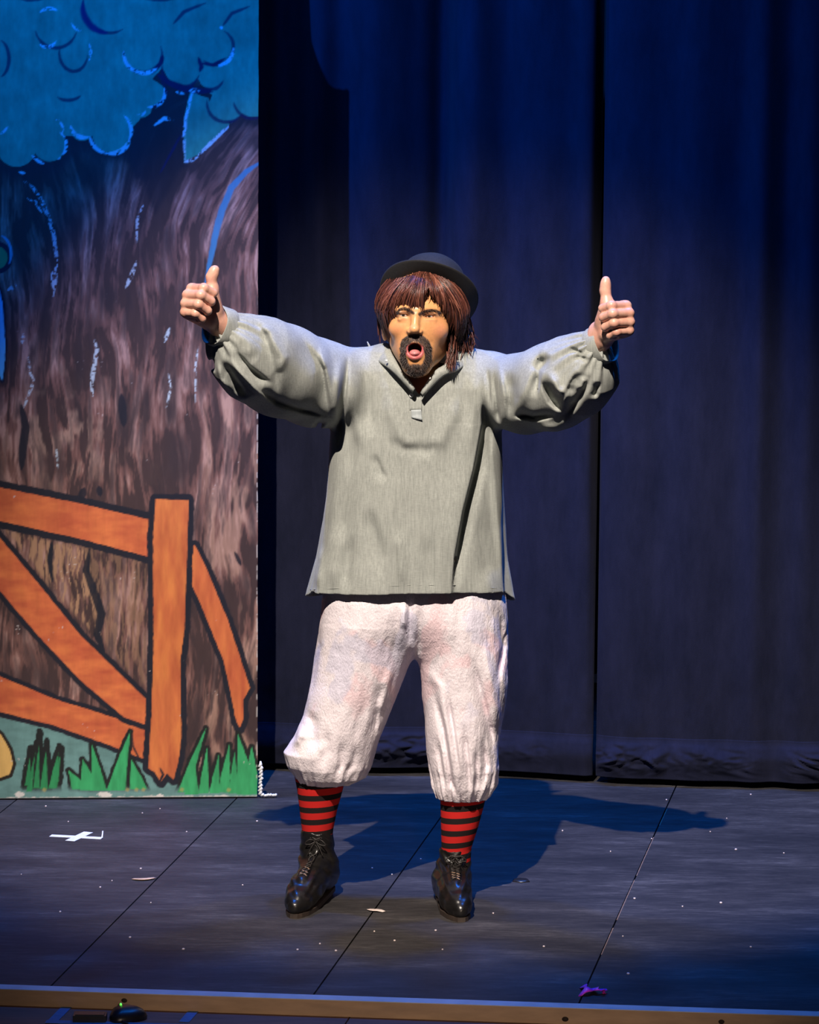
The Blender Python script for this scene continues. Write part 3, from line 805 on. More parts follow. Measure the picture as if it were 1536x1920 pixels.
# smile folds
for a in ((H(762, 628, -0.098), H(750, 645, -0.092), H(748, 665, -0.085)), (H(794, 628, -0.098), H(811, 643, -0.090), H(815, 668, -0.082))):
    for i in (0, 1): B.add(*P_cap(a[i] + np.array([0, -0.004, 0]), a[i + 1] + np.array([0, -0.004, 0]), 0.0035, 0.003), 's', 0.010)
B.add(*P_cap(H(779.5, 574, -0.102), H(780, 583, -0.104), 0.002, 0.002), 's', 0.008)
for a in (((752, 566), (775, 563), (800, 564)), ((760, 557), (785, 554), (806, 556)), ((741, 594), (735, 600), (733, 606)), ((823, 596), (830, 601), (833, 608))):
    for i in (0, 1): B.add(*P_cap(*[(lambda h_: h_)(H(a[i + j][0], a[i + j][1], -0.083 if a[0][1] < 580 else -0.080)) for j in (0, 1)], 0.0012, 0.0012), 's', 0.008)
# lids
EYES = [(H(757.5, 590, -0.0695), 0.0135), (H(806, 591.8, -0.0675), 0.0135)]
for c, r_ in EYES:
    B.add(*P_ell(c, (0.0185, 0.0155, 0.0125)), 'u', 0.005)
for (c, r_), tilt in zip(EYES, (0.05, -0.02)):
    cc = c + np.array([0, -0.0150, -0.0008])
    B.add(*P_ell(cc, (0.0135, 0.0105, 0.0034)), 's', 0.0015)
    B.add(*P_cap(c + np.array([-0.013, -0.0125, 0.0068]), c + np.array([0.013, -0.0125, 0.0062]), 0.0022, 0.0022), 'u', 0.004)   # upper lid fold
    B.add(*P_cap(c + np.array([-0.012, -0.0105, -0.0125]), c + np.array([0.012, -0.0105, -0.0125]), 0.0035, 0.0035), 'u', 0.008)  # bag
# mouth
MC = H(778, 656.5, -0.100)
def ring_f(c, rx, rz, tl, tu, depth):
    c = np.array(c, np.float32)
    def f(P):
        q = P - c; a = np.arctan2(q[:, 2] / rz, q[:, 0] / rx)
        ex, ez = rx * np.cos(a), rz * np.sin(a)
        yy = depth * (ex / rx) ** 2
        t = np.where(q[:, 2] < 0, tl, tu) * (0.62 + 0.38 * np.abs(np.sin(a)))
        return np.sqrt((q[:, 0] - ex) ** 2 + ((q[:, 1] - yy) * 0.8) ** 2 + (q[:, 2] - ez) ** 2) - t
    return f, c, rx + 0.015
B.add(*ring_f(MC + np.array([0, -0.002, 0.000]), 0.0210, 0.0205, 0.0080, 0.0055, 0.010), 'u', 0.004)
B.add(*P_ell(MC + np.array([0, 0.0, 0.002]), (0.0185, 0.046, 0.0172)), 's', 0.004)
# ears
B.add(*P_ell(H(722, 618, 0.030), (0.010, 0.019, 0.031)), 'u', 0.008)
B.add(*P_ell(H(853, 620, 0.034), (0.010, 0.019, 0.031)), 'u', 0.008)

def hand(wrist, a, t, sgn, thumb_back, thumb_lean, sc=1.0, tl=1.0):
    """wrist point, a: wrist to knuckles, t: towards the thumb; p is the palm side"""
    a = np.array(a, float); a /= np.linalg.norm(a); t = np.array(t, float); t -= a * (t @ a); t /= np.linalg.norm(t)
    p = np.cross(a, t) * sgn
    L = lambda x, y, z: wrist + sc * (x * a + y * t + z * p)
    tip_pts = []
    B.add(*P_cap(L(-0.03, 0, 0), L(0.012, 0, 0), 0.029 * sc, 0.028 * sc), 'u', 0.02)
    mcp = [(0.090, 0.030), (0.094, 0.0095), (0.089, -0.0115), (0.080, -0.031)]
    for i, (x, y) in enumerate(mcp):
        B.add(*P_cap(L(0.006, y * 0.55, 0.001), L(x - 0.006, y * 0.97, -0.002), 0.018 * sc, 0.0150 * sc), 'u', 0.014)
    # heel of the palm and ball of the thumb
    B.add(*P_cap(L(0.014, -0.018, 0.012), L(0.062, -0.028, 0.010), 0.0175 * sc, 0.0140 * sc), 'u', 0.012)
    B.add(*P_cap(L(0.012, 0.016, 0.014), L(0.050, 0.040, 0.020), 0.0195 * sc, 0.0165 * sc), 'u', 0.014)
    # fingers closed into a fist
    seg = [(0.047, 0.031, 0.021), (0.051, 0.034, 0.022), (0.048, 0.032, 0.021), (0.038, 0.024, 0.019)]
    rad = [0.0112, 0.0115, 0.0110, 0.0098]
    for i, ((x, y), (l1, l2, l3), r_) in enumerate(zip(mcp, seg, rad)):
        q0 = np.array([x, y, -0.004]); d1 = np.array([0.16 - 0.03 * i, 0.02 * (1 - i), 0.98]); d1 /= np.linalg.norm(d1)
        q1 = q0 + l1 * d1; d2 = np.array([-0.97, 0.10 - 0.06 * i, 0.16]); d2 /= np.linalg.norm(d2)
        q2 = q1 + l2 * d2; d3 = np.array([-0.42, 0, -0.9]); d3 /= np.linalg.norm(d3)
        q3 = q2 + l3 * d3
        F_ = Sdf()
        for qa, qb, ra, rb in ((q0, q1, r_ * 1.16, r_ * 1.02), (q1, q2, r_ * 1.04, r_ * 0.96), (q2, q3, r_ * 0.96, r_ * 0.84)):
            F_.add(*P_cap(L(*qa), L(*qb), ra * sc, rb * sc), 'u', 0.004)
        F_.add(*P_sph(L(*q1), r_ * 1.10 * sc), 'u', 0.004)
        cc = L(*((q0 + q2) / 2))
        B.add((lambda P, F_=F_: F_.eval(P)), cc, 0.055, 'u', 0.0032)
        B.add(*P_sph(L(*(q0 + np.array([0.002, 0, -0.003]))), r_ * 1.12 * sc), 'u', 0.007)
    # thumb standing up from the side of the palm
    q0 = np.array([0.022, 0.022, 0.014]); q1 = np.array([0.050, 0.054, 0.018]); q2 = q1 + np.array([thumb_lean[0], 0.032 * tl, thumb_lean[1]]); q3 = q2 + np.array([thumb_back[0], 0.027 * tl, thumb_back[1]])
    for qa, qb, ra, rb in ((q0, q1, 0.0180, 0.0148), (q1, q2, 0.0144, 0.0122), (q2, q3, 0.0126, 0.0098)):
        B.add(*P_cap(L(*qa), L(*qb), ra * sc, rb * sc), 'u', 0.010)
    B.add(*P_ell(L(*(q2 * 0.45 + q3 * 0.55)), np.array([0.0132, 0.0130, 0.017]) * sc), 'u', 0.006)
    # web between thumb and index
    B.add(*P_cap(L(0.050, 0.040, 0.010), L(0.082, 0.030, 0.004), 0.012 * sc, 0.012 * sc), 'u', 0.012)
    return L(0.075, 0, 0.03)
hL = hand(W(397, 594, -0.300), (-0.60, -0.63, 0.53), (0.0, 0.0, 1.0), -1, (0.004, 0.007), (0.018, 0.000), 1.06, 0.72)
hR = hand(W(1137, 616, -0.322), (0.50, -0.76, 0.36), (-0.03, 0.02, 1.0), 1, (0.008, -0.003), (0.004, 0.000), 1.06, 0.90)

Vb, Qb = B.mesh((-0.70, -0.50, 0.02), (0.72, 0.22, 1.92), 0.0021, 24, 0.02)
Vb = relax(Vb, Qb, 1, 0.35)
Nb = vnormals(Vb, Qb)
ub, vb = proj(Vb)
# ---- skin colour: stage make-up on the face, pinker hands
cb = np.tile(np.array((0.66, 0.36, 0.27), np.float32), (len(Vb), 1))
def cmix(c, m_):
    global cb
    cb = cb * (1 - m_[:, None]) + np.array(c, np.float32) * m_[:, None]
headm = (Vb[:, 2] > W(0, 712, 0)[2]) & (np.abs(Vb[:, 0] - W(787, 600, 0)[0]) < 0.14)
front = headm & (Vb[:, 1] < HY + 0.03)
hm = headm.astype(np.float32)
nz = fbm(Vb[:, 0] * 60 + 50, Vb[:, 2] * 60, 201, 3)
cmix((0.70, 0.33, 0.13), hm)
cmix((0.74, 0.40, 0.19), hm * np.exp(-((ub - 778) / 30) ** 2 - ((vb - 606) / 26) ** 2) * 0.6)
cmix((0.64, 0.22, 0.15), hm * 0.5 * np.exp(-((ub - 826) / 14) ** 2 - ((vb - 622) / 18) ** 2))
cmix((0.64, 0.22, 0.13), hm * 0.4 * np.exp(-((ub - 745) / 12) ** 2 - ((vb - 615) / 14) ** 2))
cmix((0.55, 0.13, 0.08), smooth(vb, 700, 712) * ((np.abs(ub - 787) < 60) & (vb < 800)) * 0.8)  # chin's shadow on the neck, painted in as deep red
fr_ = front.astype(np.float32)
# eye make-up and lash lines
for (c, r_) in EYES:
    cu, cv = proj(c[None]); cu, cv = cu[0], cv[0]
    cmix((0.36, 0.15, 0.09), fr_ * 0.65 * np.exp(-((ub - cu) / 13) ** 2 - ((vb - cv + 3) / 6) ** 2))
    e = np.hypot((ub - cu) / 11.0, (vb - cv - 0.5) / 4.2)
    cmix((0.05, 0.025, 0.02), fr_ * 0.9 * np.exp(-((e - 1.0) / 0.22) ** 2) * np.where(vb < cv, 1.0, 0.45))
    cmix((0.30, 0.12, 0.08), fr_ * 0.45 * np.exp(-((ub - cu) / 12) ** 2 - ((vb - cv - 9.5) / 1.6) ** 2))
# brows
def brow(pts, w):
    d = seg_dist(ub, vb, pts); return fr_ * smooth(-(d - w + 1.6 * (nz - 0.5)), -1.2, 1.2)
BROWS = [[(745, 587), (750, 580.5), (758, 578), (767, 581), (775, 587)], [(787, 589), (797, 584), (808, 582), (818, 583), (824, 587)]]
for pts in BROWS: cmix((0.035, 0.022, 0.018), 0.90 * brow(pts, 3.0))
# beard round the mouth
bd = np.minimum(seg_dist(ub, vb, [(757, 654), (760, 642), (770, 634), (779, 633), (790, 635), (799, 643), (802, 655)]) - 7.5,
     np.minimum(seg_dist(ub, vb, [(757, 650), (756, 670), (760, 684), (770, 693)]) - 6.0, seg_dist(ub, vb, [(801, 650), (803, 670), (799, 684), (790, 693)]) - 6.5))
bd = np.minimum(bd, np.hypot((ub - 780) / 1.45, vb - 694) - 12)
BM = fr_ * smooth(-(bd + 3.0 * (nz - 0.5)), -2.0, 2.2)
cmix((0.085, 0.060, 0.055), 0.92 * BM)
# lips and mouth
e = np.hypot((ub - 778) / 18.5, (vb - 657) / 18.5)
cmix((0.50, 0.13, 0.13), fr_ * smooth(-e, -1.04, -0.92) * smooth(vb, 640, 652))
ee = np.hypot((ub - 778) / 13.2, (vb - 655.0) / 11.5)
cmix((0.10, 0.015, 0.015), fr_ * smooth(-ee, -1.0, -0.8) * smooth(Vb[:, 1], MC[1] + 0.004, MC[1] + 0.012))
# hands: redder knuckles and creases
for c in (hL, hR):
    dm = np.exp(-(np.linalg.norm(Vb - c, axis=1) / 0.10) ** 4)
    cmix((0.62, 0.29, 0.22), dm * 0.6 * smooth(fbm(Vb[:, 0] * 55 + 90, Vb[:, 2] * 55 + 30, 211, 3), 0.45, 0.65))
MT['skin'] = vcol_mat('made_up_skin', 0.40, 0.5, 0.08, 180, 0.06, 0.0015, None, 0.07)
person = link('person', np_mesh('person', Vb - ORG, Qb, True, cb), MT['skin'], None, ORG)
tag(person, 'actor in bowler hat and grey smock giving two thumbs up with mouth open', 'person')
def PB(mb, name, mat, parent=person, smooth_=True): return mb.build(name, mat, parent, ORG, smooth_)

# eyes
def ball(c, rad, nu=20, nv=12):
    mb = MB(); c = np.array(c, float); rad = np.array(rad, float)
    rings = []
    for i in range(1, nv):
        a = math.pi * i / nv
        rings.append([c + rad * np.array([math.sin(a) * math.cos(t), math.sin(a) * math.sin(t), -math.cos(a)]) for t in np.linspace(0, 2 * math.pi, nu, endpoint=False)])
    mb.loft(rings); return mb
MT['eye'] = simple('eye_white', (0.55, 0.48, 0.44), 0.2, 40, 0.05)
MT['iris'] = simple('dark_iris', (0.03, 0.022, 0.018), 0.1, 40, 0.2)
for c, r_ in EYES:
    eo = PB(ball(c + np.array([0, -0.001, 0]), (0.0135, 0.0125, 0.0105)), 'eye', MT['eye'])
    PB(ball(c + np.array([-0.001, -0.0095, -0.0002]), (0.0058, 0.0045, 0.0058)), 'iris', MT['iris'], eo)
MT['tongue'] = simple('tongue', (0.62, 0.22, 0.22), 0.3, 60, 0.15, bstr=0.2)
PB(ball(MC + np.array([0.0, 0.012, -0.0085]), (0.0150, 0.026, 0.0095)), 'tongue', MT['tongue'])

# ------------------------------------------------------------------ hair
MT['beard'] = simple('dark_beard_hair', (0.055, 0.038, 0.034), 0.5, 200, 0.4)
HC = H(793, 575, 0.032)                         # centre of the wig shell
HR = np.array([0.112, 0.130, 0.118])
def shell(phi, zz, out=1.0):
    """point on the wig shell: phi from the front (0) to the side (+ = viewer's right), zz height over centre"""
    k = math.sqrt(max(0.03, 1 - min(0.985, abs(zz) / HR[2]) ** 2)) if zz > 0 else 1.0
    return HC + np.array([math.sin(phi) * HR[0] * k * out, -math.cos(phi) * HR[1] * k * out, zz])
class HairMesh:
    """strands with a tint of their own"""
    def __init__(s): s.v = []; s.f = []; s.c = []
    def strand(s, pts, r0, tint, prof=(1, 1.1, 1.1, 1.0, 0.85, 0.6, 0.15)):
        pts = np.asarray(pts, float); n = len(pts); rad = r0 * np.interp(np.linspace(0, 1, n), np.linspace(0, 1, len(prof)), prof)
        t = np.gradient(pts, axis=0); t /= np.linalg.norm(t, axis=1, keepdims=True) + 1e-9
        e1 = np.cross(t, np.array([0.31, -0.9, 0.3])); e1 /= np.linalg.norm(e1, axis=1, keepdims=True) + 1e-9; e2 = np.cross(t, e1)
        b = len(s.v)
        ring = np.stack([pts + rad[:, None] * (math.cos(a) * e1 + math.sin(a) * e2) for a in (0, 2.094, 4.189)], 1).reshape(-1, 3)
        s.v.extend(ring.tolist()); s.c.extend([tint] * len(ring))
        for i in range(n - 1):
            for k in range(3): s.f.append((b + i * 3 + k, b + i * 3 + (k + 1) % 3, b + (i + 1) * 3 + (k + 1) % 3, b + (i + 1) * 3 + k))
def tint():
    x = random.random()
    lo, mi, hi = np.array((0.022, 0.008, 0.006)), np.array((0.12, 0.036, 0.024)), np.array((0.30, 0.115, 0.075))
    return tuple(lo + (mi - lo) * (x / 0.6)) if x < 0.6 else tuple(mi + (hi - mi) * ((x - 0.6) / 0.4) ** 1.5)
hm_ = HairMesh()
pxm = 692.0
def zpx(v): return (575 - v) / pxm
# end height (pixel row) by angle round the head
PH = np.radians([-180, -150, -120, -100, -85, -70, -58, -46, -34, -24, -14, -6, 2, 9, 16, 26, 36, 46, 56, 66, 78, 90, 104, 120, 150, 180])
EV = np.array([640, 640, 636, 634, 632, 620, 604, 580, 565, 560, 574, 556, 534, 534, 545, 556, 570, 590, 604, 602, 628, 650, 668, 672, 655, 640])
clumps = []
for i in range(300):
    ph = random.uniform(-1.9, 1.9) if i < 200 else random.uniform(-math.pi, math.pi)
    ev = float(np.interp(ph, PH, EV)) + random.gauss(0, 9 if abs(ph) < 1.0 else 12)
    if -0.16 < ph < 0.10 and random.random() < 0.8: continue
    clumps.append((ph, ev, random.gauss(0, 0.06), random.gauss(0.01, 0.05), random.uniform(0.97, 1.07)))
for i in range(4600):
    ph_c, ev, wob, flick, fl_ = random.choice(clumps)
    part = 0.12
    sp_ = random.gauss(0, 0.085)
    ph = ph_c + sp_ * 0.45
    ph0 = part + (ph_c - part) * (0.60 if abs(ph_c) < 1.6 else 0.9) + sp_
    ev = ev + random.gauss(0, 3.5)
    v0 = 507 + 26 * abs(math.sin(ph * 0.5)) + random.uniform(-6, 8)
    fl_ = fl_ + random.gauss(0, 0.018)
    pts = []; n_ = 8
    for k in range(n_):
        t = k / (n_ - 1)
        a = ph0 + (ph - ph0) * t ** 0.8 + wob * t * t
        zz = zpx(v0 + (ev - v0) * t)
        out = fl_ + 0.06 * math.sin(math.pi * t) + flick * t * t * (1.6 if abs(ph) > 0.9 else 0.5)
        if abs(a) < 0.95: out -= 0.10 * (1 - smooth(np.array(abs(a)), 0.6, 0.95)) * t     # fringe lies on the brow
        if zz < -0.01: out -= 2.6 * max(0, (-zz - 0.01)) * (1.7 if -1.9 < ph < 0 else (1.0 if abs(ph) < 1.75 else 0.35))
        pts.append(shell(a, zz, out))
    hm_.strand(pts, random.uniform(0.0009, 0.0018), tint())
# wisps at the nape on the viewer's right
for i in range(260):
    s0 = H(866 + random.gauss(0, 7), 600 + random.gauss(0, 12), 0.05 + random.gauss(0, 0.02))
    s2 = H(868 + random.gauss(0, 10), 655 + random.gauss(0, 16), 0.035 + random.gauss(0, 0.02))
    s1 = (s0 + s2) / 2 + np.array([random.gauss(0.006, 0.006), 0, 0])
    hm_.strand(resample([s0, s1, s2], 6), 0.0016, tint())
for i in range(110):
    s0 = H(845 + random.gauss(0, 5), 632 + random.gauss(0, 8), 0.015 + random.gauss(0, 0.01)); s2 = H(845 + random.gauss(0, 4), 686 + random.gauss(0, 7), -0.050 + random.gauss(0, 0.006))
    hm_.strand(resample([s0, (s0 + s2) / 2 + np.array([0.004, -0.012, 0]), s2], 6), 0.0016, tint())
for i in range(14):
    s0 = H(872, 625 + random.gauss(0, 14), 0.05); s2 = s0 + np.array([random.uniform(0.015, 0.05), 0, random.uniform(-0.05, 0.0)])
    hm_.strand(resample([s0, (s0 + s2) / 2 + np.array([0, 0, 0.006]), s2], 5), 0.0007, tint())
MT['hair'] = vcol_mat('auburn_wig_hair', 0.36, 0.65, 0, 150, 0, 0.001, None, 0.15)
wig = link('hair', np_mesh('hair', np.array(hm_.v) - ORG, np.array(hm_.f), True, np.array(hm_.c)), MT['hair'], person); tag(wig, 'shaggy auburn wig with parted fringe')
MT['wigcap'] = simple('dark_wig_base', (0.03, 0.011, 0.008), 0.7, 120, 0.4)
mb = ball(H(793, 560, 0.050), (0.096, 0.110, 0.066), 32, 20)
PB(mb, 'wig_cap', MT['wigcap'], wig)

# beard and brow bristles grown from the skin
def bristles(mask, count, length, down, jitter):
    ids = np.where(mask)[0]
    if len(ids) == 0: return None
    mb = MB()
    for j in rng.choice(ids, min(count, len(ids)), replace=False):
        p = Vb[j]; d = Nb[j] * 0.5 + np.array(down(ub[j], vb[j])) + rng.normal(0, jitter, 3); d = d / np.linalg.norm(d)
        L_ = length * rng.uniform(0.6, 1.2)
        mb.tube([p - d * 0.001, p + d * L_ * 0.5 + Nb[j] * 0.0003, p + d * L_], [0.00075, 0.0006, 0.0002], 3, False)
    return mb
mb = bristles((BM > 0.55) & (rng.random(len(Vb)) < 0.5), 1500, 0.0065, lambda u, v: ((u - 779) * 0.02, -0.2, -0.9), 0.25)
if mb: PB(mb, 'beard', MT['beard'])
for pts in BROWS:
    sgn = 1 if pts[0][0] < 780 else -1
    mb = bristles(brow(pts, 2.5) > 0.6, 50, 0.004, lambda u, v, q=pts: ((u - 781) * 0.03, -0.2, 0.2), 0.2)
    if mb: PB(mb, 'eyebrow', MT['beard'])

# ------------------------------------------------------------------ bowler hat
hn = np.array([0.17, 0.72, 0.66]); hn /= np.linalg.norm(hn)
hx = np.array([1.0, 0, -0.28]); hx -= hn * (hx @ hn); hx /= np.linalg.norm(hx)
hy = np.cross(hn, hx)
hc = H(801, 565, 0.034)
def hp(a, r_, h_, ex=1.0): return hc + hx * r_ * math.cos(a) + hy * r_ * ex * math.sin(a) + hn * h_
AA = np.linspace(0, 2 * math.pi, 56, endpoint=False)
MT['felt'] = simple('black_felt', (0.0075, 0.007, 0.0075), 0.85, 160, 0.35, bstr=0.2, bd=0.001)
MT['ribbon'] = simple('black_ribbon', (0.010, 0.010, 0.012), 0.4, 160, 0.3)
mb = MB()
prof = [(0.094, 0.000), (0.096, 0.02), (0.097, 0.045), (0.095, 0.068), (0.088, 0.088), (0.074, 0.104), (0.052, 0.115), (0.026, 0.120), (0.004, 0.121)]
mb.loft([[hp(a, r_, h_, 1.14) for a in AA] for r_, h_ in prof])
hat = PB(mb, 'bowler_hat', MT['felt']); tag(hat, 'black felt bowler hat with rolled brim tipped back')
mb = MB()
def brim(a, r_):   # curled brim: rises at the edge, more at the sides
    t = (r_ - 0.094) / 0.040
    side = abs(math.cos(a)) ** 2
    return (0.004 + 0.022 * side) * max(0, t) ** 2
rings = []
for r_ in (0.092, 0.104, 0.114, 0.123, 0.130, 0.134): rings.append([hp(a, r_, brim(a, r_), 1.13) for a in AA])
rings.append([hp(a, 0.1355, brim(a, 0.134) + 0.004, 1.13) for a in AA])
for r_ in (0.133, 0.128, 0.118, 0.106, 0.092): rings.append([hp(a, r_, brim(a, r_) + 0.006, 1.13) for a in AA])
mb.loft(rings, cap=False); PB(mb, 'brim', MT['felt'], hat)
mb = MB(); mb.loft([[hp(a, r_, h_, 1.14) for a in AA] for r_, h_ in ((0.0955, 0.006), (0.0985, 0.008), (0.0995, 0.030), (0.0965, 0.032))], cap=False)
PB(mb, 'hat_band', MT['ribbon'], hat)

# ------------------------------------------------------------------ smock
S_ = Sdf()
def tabrow(v, l, r_, yc, b, extra=0.0):
    a = W(l, v, yc); c = W(r_, v, yc); return (float((a[2] + c[2]) / 2), float((a[0] + c[0]) / 2), yc, float((c[0] - a[0]) / 2 + extra), b)
TORSO = [tabrow(*x) for x in ((668, 690, 892, 0.03, 0.075), (690, 655, 925, 0.03, 0.10), (720, 640, 934, 0.03, 0.118), (760, 630, 938, 0.03, 0.130), (810, 622, 941, 0.03, 0.140),
         (900, 613, 943, 0.03, 0.152), (980, 605, 945, 0.03, 0.160), (1050, 593, 950, 0.03, 0.166), (1110, 578, 957, 0.03, 0.172), (1140, 572, 962, 0.03, 0.175))]
zt0 = W(770, 1112, -0.14)[2]; zt1 = W(770, 760, 0)[2]
def torso_mod(th, z):
    t = np.clip((zt1 - z) / (zt1 - zt0), 0, 1.1) ** 1.3
    return 1 + t * (0.022 * np.sin(9 * th + 0.6) + 0.012 * np.sin(17 * th + 2.0) + 0.010 * np.sin(5 * th))
S_.add(*P_stack(TORSO, torso_mod), 'u', 0)
S_.add(*P_cap(W(668, 702, 0.025), W(915, 702, 0.025), 0.062, 0.062), 'u', 0.03)
S_.add(*P_cap(W(735, 700, 0.025), W(845, 700, 0.025), 0.078, 0.078), 'u', 0.05)
SLV_L = [(W(660, 728, 0.02), 0.103), (W(592, 718, -0.03), 0.114), (W(527, 694, -0.12), 0.119), (W(478, 670, -0.195), 0.112), (W(452, 654, -0.225), 0.090), (W(428, 627, -0.252), 0.050)]
SLV_R = [(W(922, 730, 0.02), 0.098), (W(985, 737, -0.07), 0.104), (W(1040, 722, -0.15), 0.112), (W(1080, 704, -0.21), 0.106), (W(1098, 692, -0.245), 0.086), (W(1111, 662, -0.274), 0.049)]
for SL in (SLV_L, SLV_R): chain(S_, SL, 0.03)
# neck hole and open front
S_.add(*P_cap(W(789, 730, 0.025), H(789, 600, 0.05), 0.062, 0.085), 's', 0.006)
vpoly = [(742, 672), (836, 684), (812, 712), (786, 741), (772, 724)]
vp = [(W(u, v, -0.1)[0], W(u, v, -0.1)[2]) for u, v in vpoly]
def vcut(P):
    d = poly_sd(P[:, 0], P[:, 2], vp); return np.maximum(d, np.maximum(P[:, 1] - 0.0, -0.3 - P[:, 1]))
cv = W(788, 705, -0.1); S_.add(vcut, (cv[0], -0.15, cv[2]), 0.18, 's', 0.004)

FOLDS = []
def fold(px, amp, w, w2=None, yfront=True, Yp=-0.12):
    """crease along a line on the front of the cloth; w2: width on the other flank"""
    pts = np.array([[W(u, v, Yp)[0], W(u, v, Yp)[2]] for u, v in px]); FOLDS.append((pts, amp, w, w2 or w))
# torso: lines hanging from the shoulders
fold([(899, 740), (902, 800), (887, 880), (866, 960), (851, 1040), (840, 1160)], 0.017, 0.0035, 0.040)
fold([(906, 740), (909, 800), (894, 880), (873, 960), (858, 1040), (847, 1160)], -0.026, 0.014, 0.0035)
fold([(918, 720), (925, 860), (938, 1000), (950, 1120)], 0.012, 0.020, 0.010)
fold([(936, 900), (944, 1000), (950, 1060), (954, 1120)], -0.004, 0.004, 0.006)
fold([(640, 670), (632, 740), (628, 800)], 0.014, 0.008, 0.012); fold([(652, 660), (648, 720), (640, 800), (634, 860)], -0.013, 0.005, 0.009)
fold([(660, 690), (668, 780), (680, 860)], 0.009, 0.012, 0.02); fold([(678, 680), (690, 760), (700, 830)], -0.006, 0.012)
fold([(655, 780), (664, 840), (655, 910)], -0.004, 0.008, 0.016)
fold([(715, 690), (735, 780), (760, 830), (790, 838)], 0.008, 0.016); fold([(870, 700), (850, 780), (825, 828), (790, 838)], 0.007, 0.016)
fold([(720, 820), (760, 842), (800, 846), (830, 830)], -0.006, 0.012)
fold([(690, 950), (700, 990), (715, 1040), (720, 1110)], -0.008, 0.012, 0.020); fold([(700, 850), (712, 880), (726, 905)], -0.006, 0.006, 0.012)
fold([(740, 985), (752, 1040), (758, 1110)], 0.007, 0.012); fold([(640, 980), (628, 1050), (618, 1115)], 0.009, 0.016); fold([(660, 1000), (652, 1060), (648, 1118)], -0.007, 0.012)
fold([(600, 1030), (592, 1115)], 0.006, 0.01); fold([(800, 1000), (806, 1060), (808, 1115)], -0.005, 0.012); fold([(895, 960), (905, 1040), (915, 1115)], -0.006, 0.014)
fold([(885, 690), (888, 760), (880, 860)], 0.008, 0.012); fold([(925, 690), (932, 760), (938, 800)], -0.012, 0.004, 0.008); fold([(915, 690), (920, 770)], -0.007, 0.004, 0.006); fold([(935, 680), (945, 740), (948, 790)], 0.008, 0.006)
# viewer's left sleeve
fold([(470, 585), (500, 620), (520, 690), (520, 745)], -0.014, 0.010, 0.022); fold([(485, 592), (508, 612), (535, 660), (530, 690)], 0.008, 0.010)
fold([(446, 612), (470, 632), (482, 660)], 0.007, 0.014, 0.012); fold([(440, 640), (475, 680), (515, 712)], -0.016, 0.005, 0.013); fold([(432, 655), (470, 700), (505, 740)], 0.014, 0.010, 0.006)
fold([(425, 660), (445, 700), (468, 738)], -0.018, 0.006, 0.012); fold([(414, 662), (420, 700), (440, 728)], 0.010, 0.008, 0.006); fold([(404, 660), (405, 690)], -0.014, 0.004, 0.008)
fold([(470, 695), (520, 748), (565, 768), (622, 784)], -0.012, 0.010, 0.0035); fold([(560, 622), (605, 690), (618, 780)], -0.010, 0.008, 0.020)
fold([(600, 640), (614, 700), (624, 790)], 0.010, 0.010, 0.005); fold([(590, 792), (606, 806)], -0.012, 0.010)
# viewer's right sleeve
fold([(1030, 655), (1008, 685), (1000, 740)], -0.020, 0.005, 0.014); fold([(1012, 700), (1030, 740), (1052, 762)], -0.022, 0.012, 0.005); fold([(1022, 680), (1040, 715), (1056, 728)], 0.016, 0.010, 0.008)
fold([(1056, 730), (1066, 705), (1080, 680)], -0.016, 0.006, 0.012); fold([(1080, 670), (1068, 700), (1050, 742), (1040, 770)], 0.010, 0.008); fold([(1100, 684), (1090, 715), (1072, 748), (1055, 775)], -0.014, 0.006, 0.010)
fold([(1090, 690), (1082, 720)], 0.010, 0.008); fold([(958, 776), (1000, 780), (1040, 768)], -0.014, 0.012, 0.0035); fold([(955, 690), (962, 740), (950, 785)], -0.009, 0.010, 0.020); fold([(1025, 700), (1000, 690), (980, 730), (965, 775)], 0.008, 0.012)
fold([(1000, 795), (1040, 795), (1080, 770)], 0.008, 0.012); fold([(1115, 700), (1108, 735)], -0.012, 0.005, 0.008); fold([(1060, 640), (1090, 652)], -0.008, 0.004, 0.006); fold([(1070, 655), (1100, 662)], -0.008, 0.004, 0.006)
FB = [(p.min(0) - 3.6 * max(w, w2), p.max(0) + 3.6 * max(w, w2)) for p, a, w, w2 in FOLDS]
def apply_folds(P, d):
    lo = P.min(0); hi = P.max(0)
    if np.abs(d).min() > 0.06: return d
    fy = None
    for (pts, amp, w, w2), (f0, f1) in zip(FOLDS, FB):
        if lo[0] > f1[0] or hi[0] < f0[0] or lo[2] > f1[1] or hi[2] < f0[1]: continue
        if fy is None:
            fy = 1 - smooth(P[:, 1], -0.02 - 0.10 * smooth(np.abs(P[:, 0] - 0.03), 0.25, 0.5), 0.05 - 0.10 * smooth(np.abs(P[:, 0] - 0.03), 0.25, 0.5))
        best = np.full(len(P), 1e9, np.float32); sg = np.zeros(len(P), np.float32); tt = np.zeros(len(P), np.float32); n_ = len(pts) - 1
        for i in range(n_):
            ab = pts[i + 1] - pts[i]; l2 = ab @ ab; qx = P[:, 0] - pts[i, 0]; qz = P[:, 2] - pts[i, 1]
            t = np.clip((qx * ab[0] + qz * ab[1]) / l2, 0, 1); dd = np.hypot(qx - t * ab[0], qz - t * ab[1])
            c = dd < best; best = np.where(c, dd, best); sg = np.where(c, np.sign(ab[0] * qz - ab[1] * qx), sg); tt = np.where(c, (i + t) / n_, tt)
        ww = 1.3 * np.where(sg > 0, w, w2)
        env = np.clip(np.minimum(tt, 1 - tt) / 0.34, 0.0, 1); env = env * env * (3 - 2 * env)
        d = d - 1.3 * amp * fy * env * np.exp(-(best / ww) ** 2)
    return d
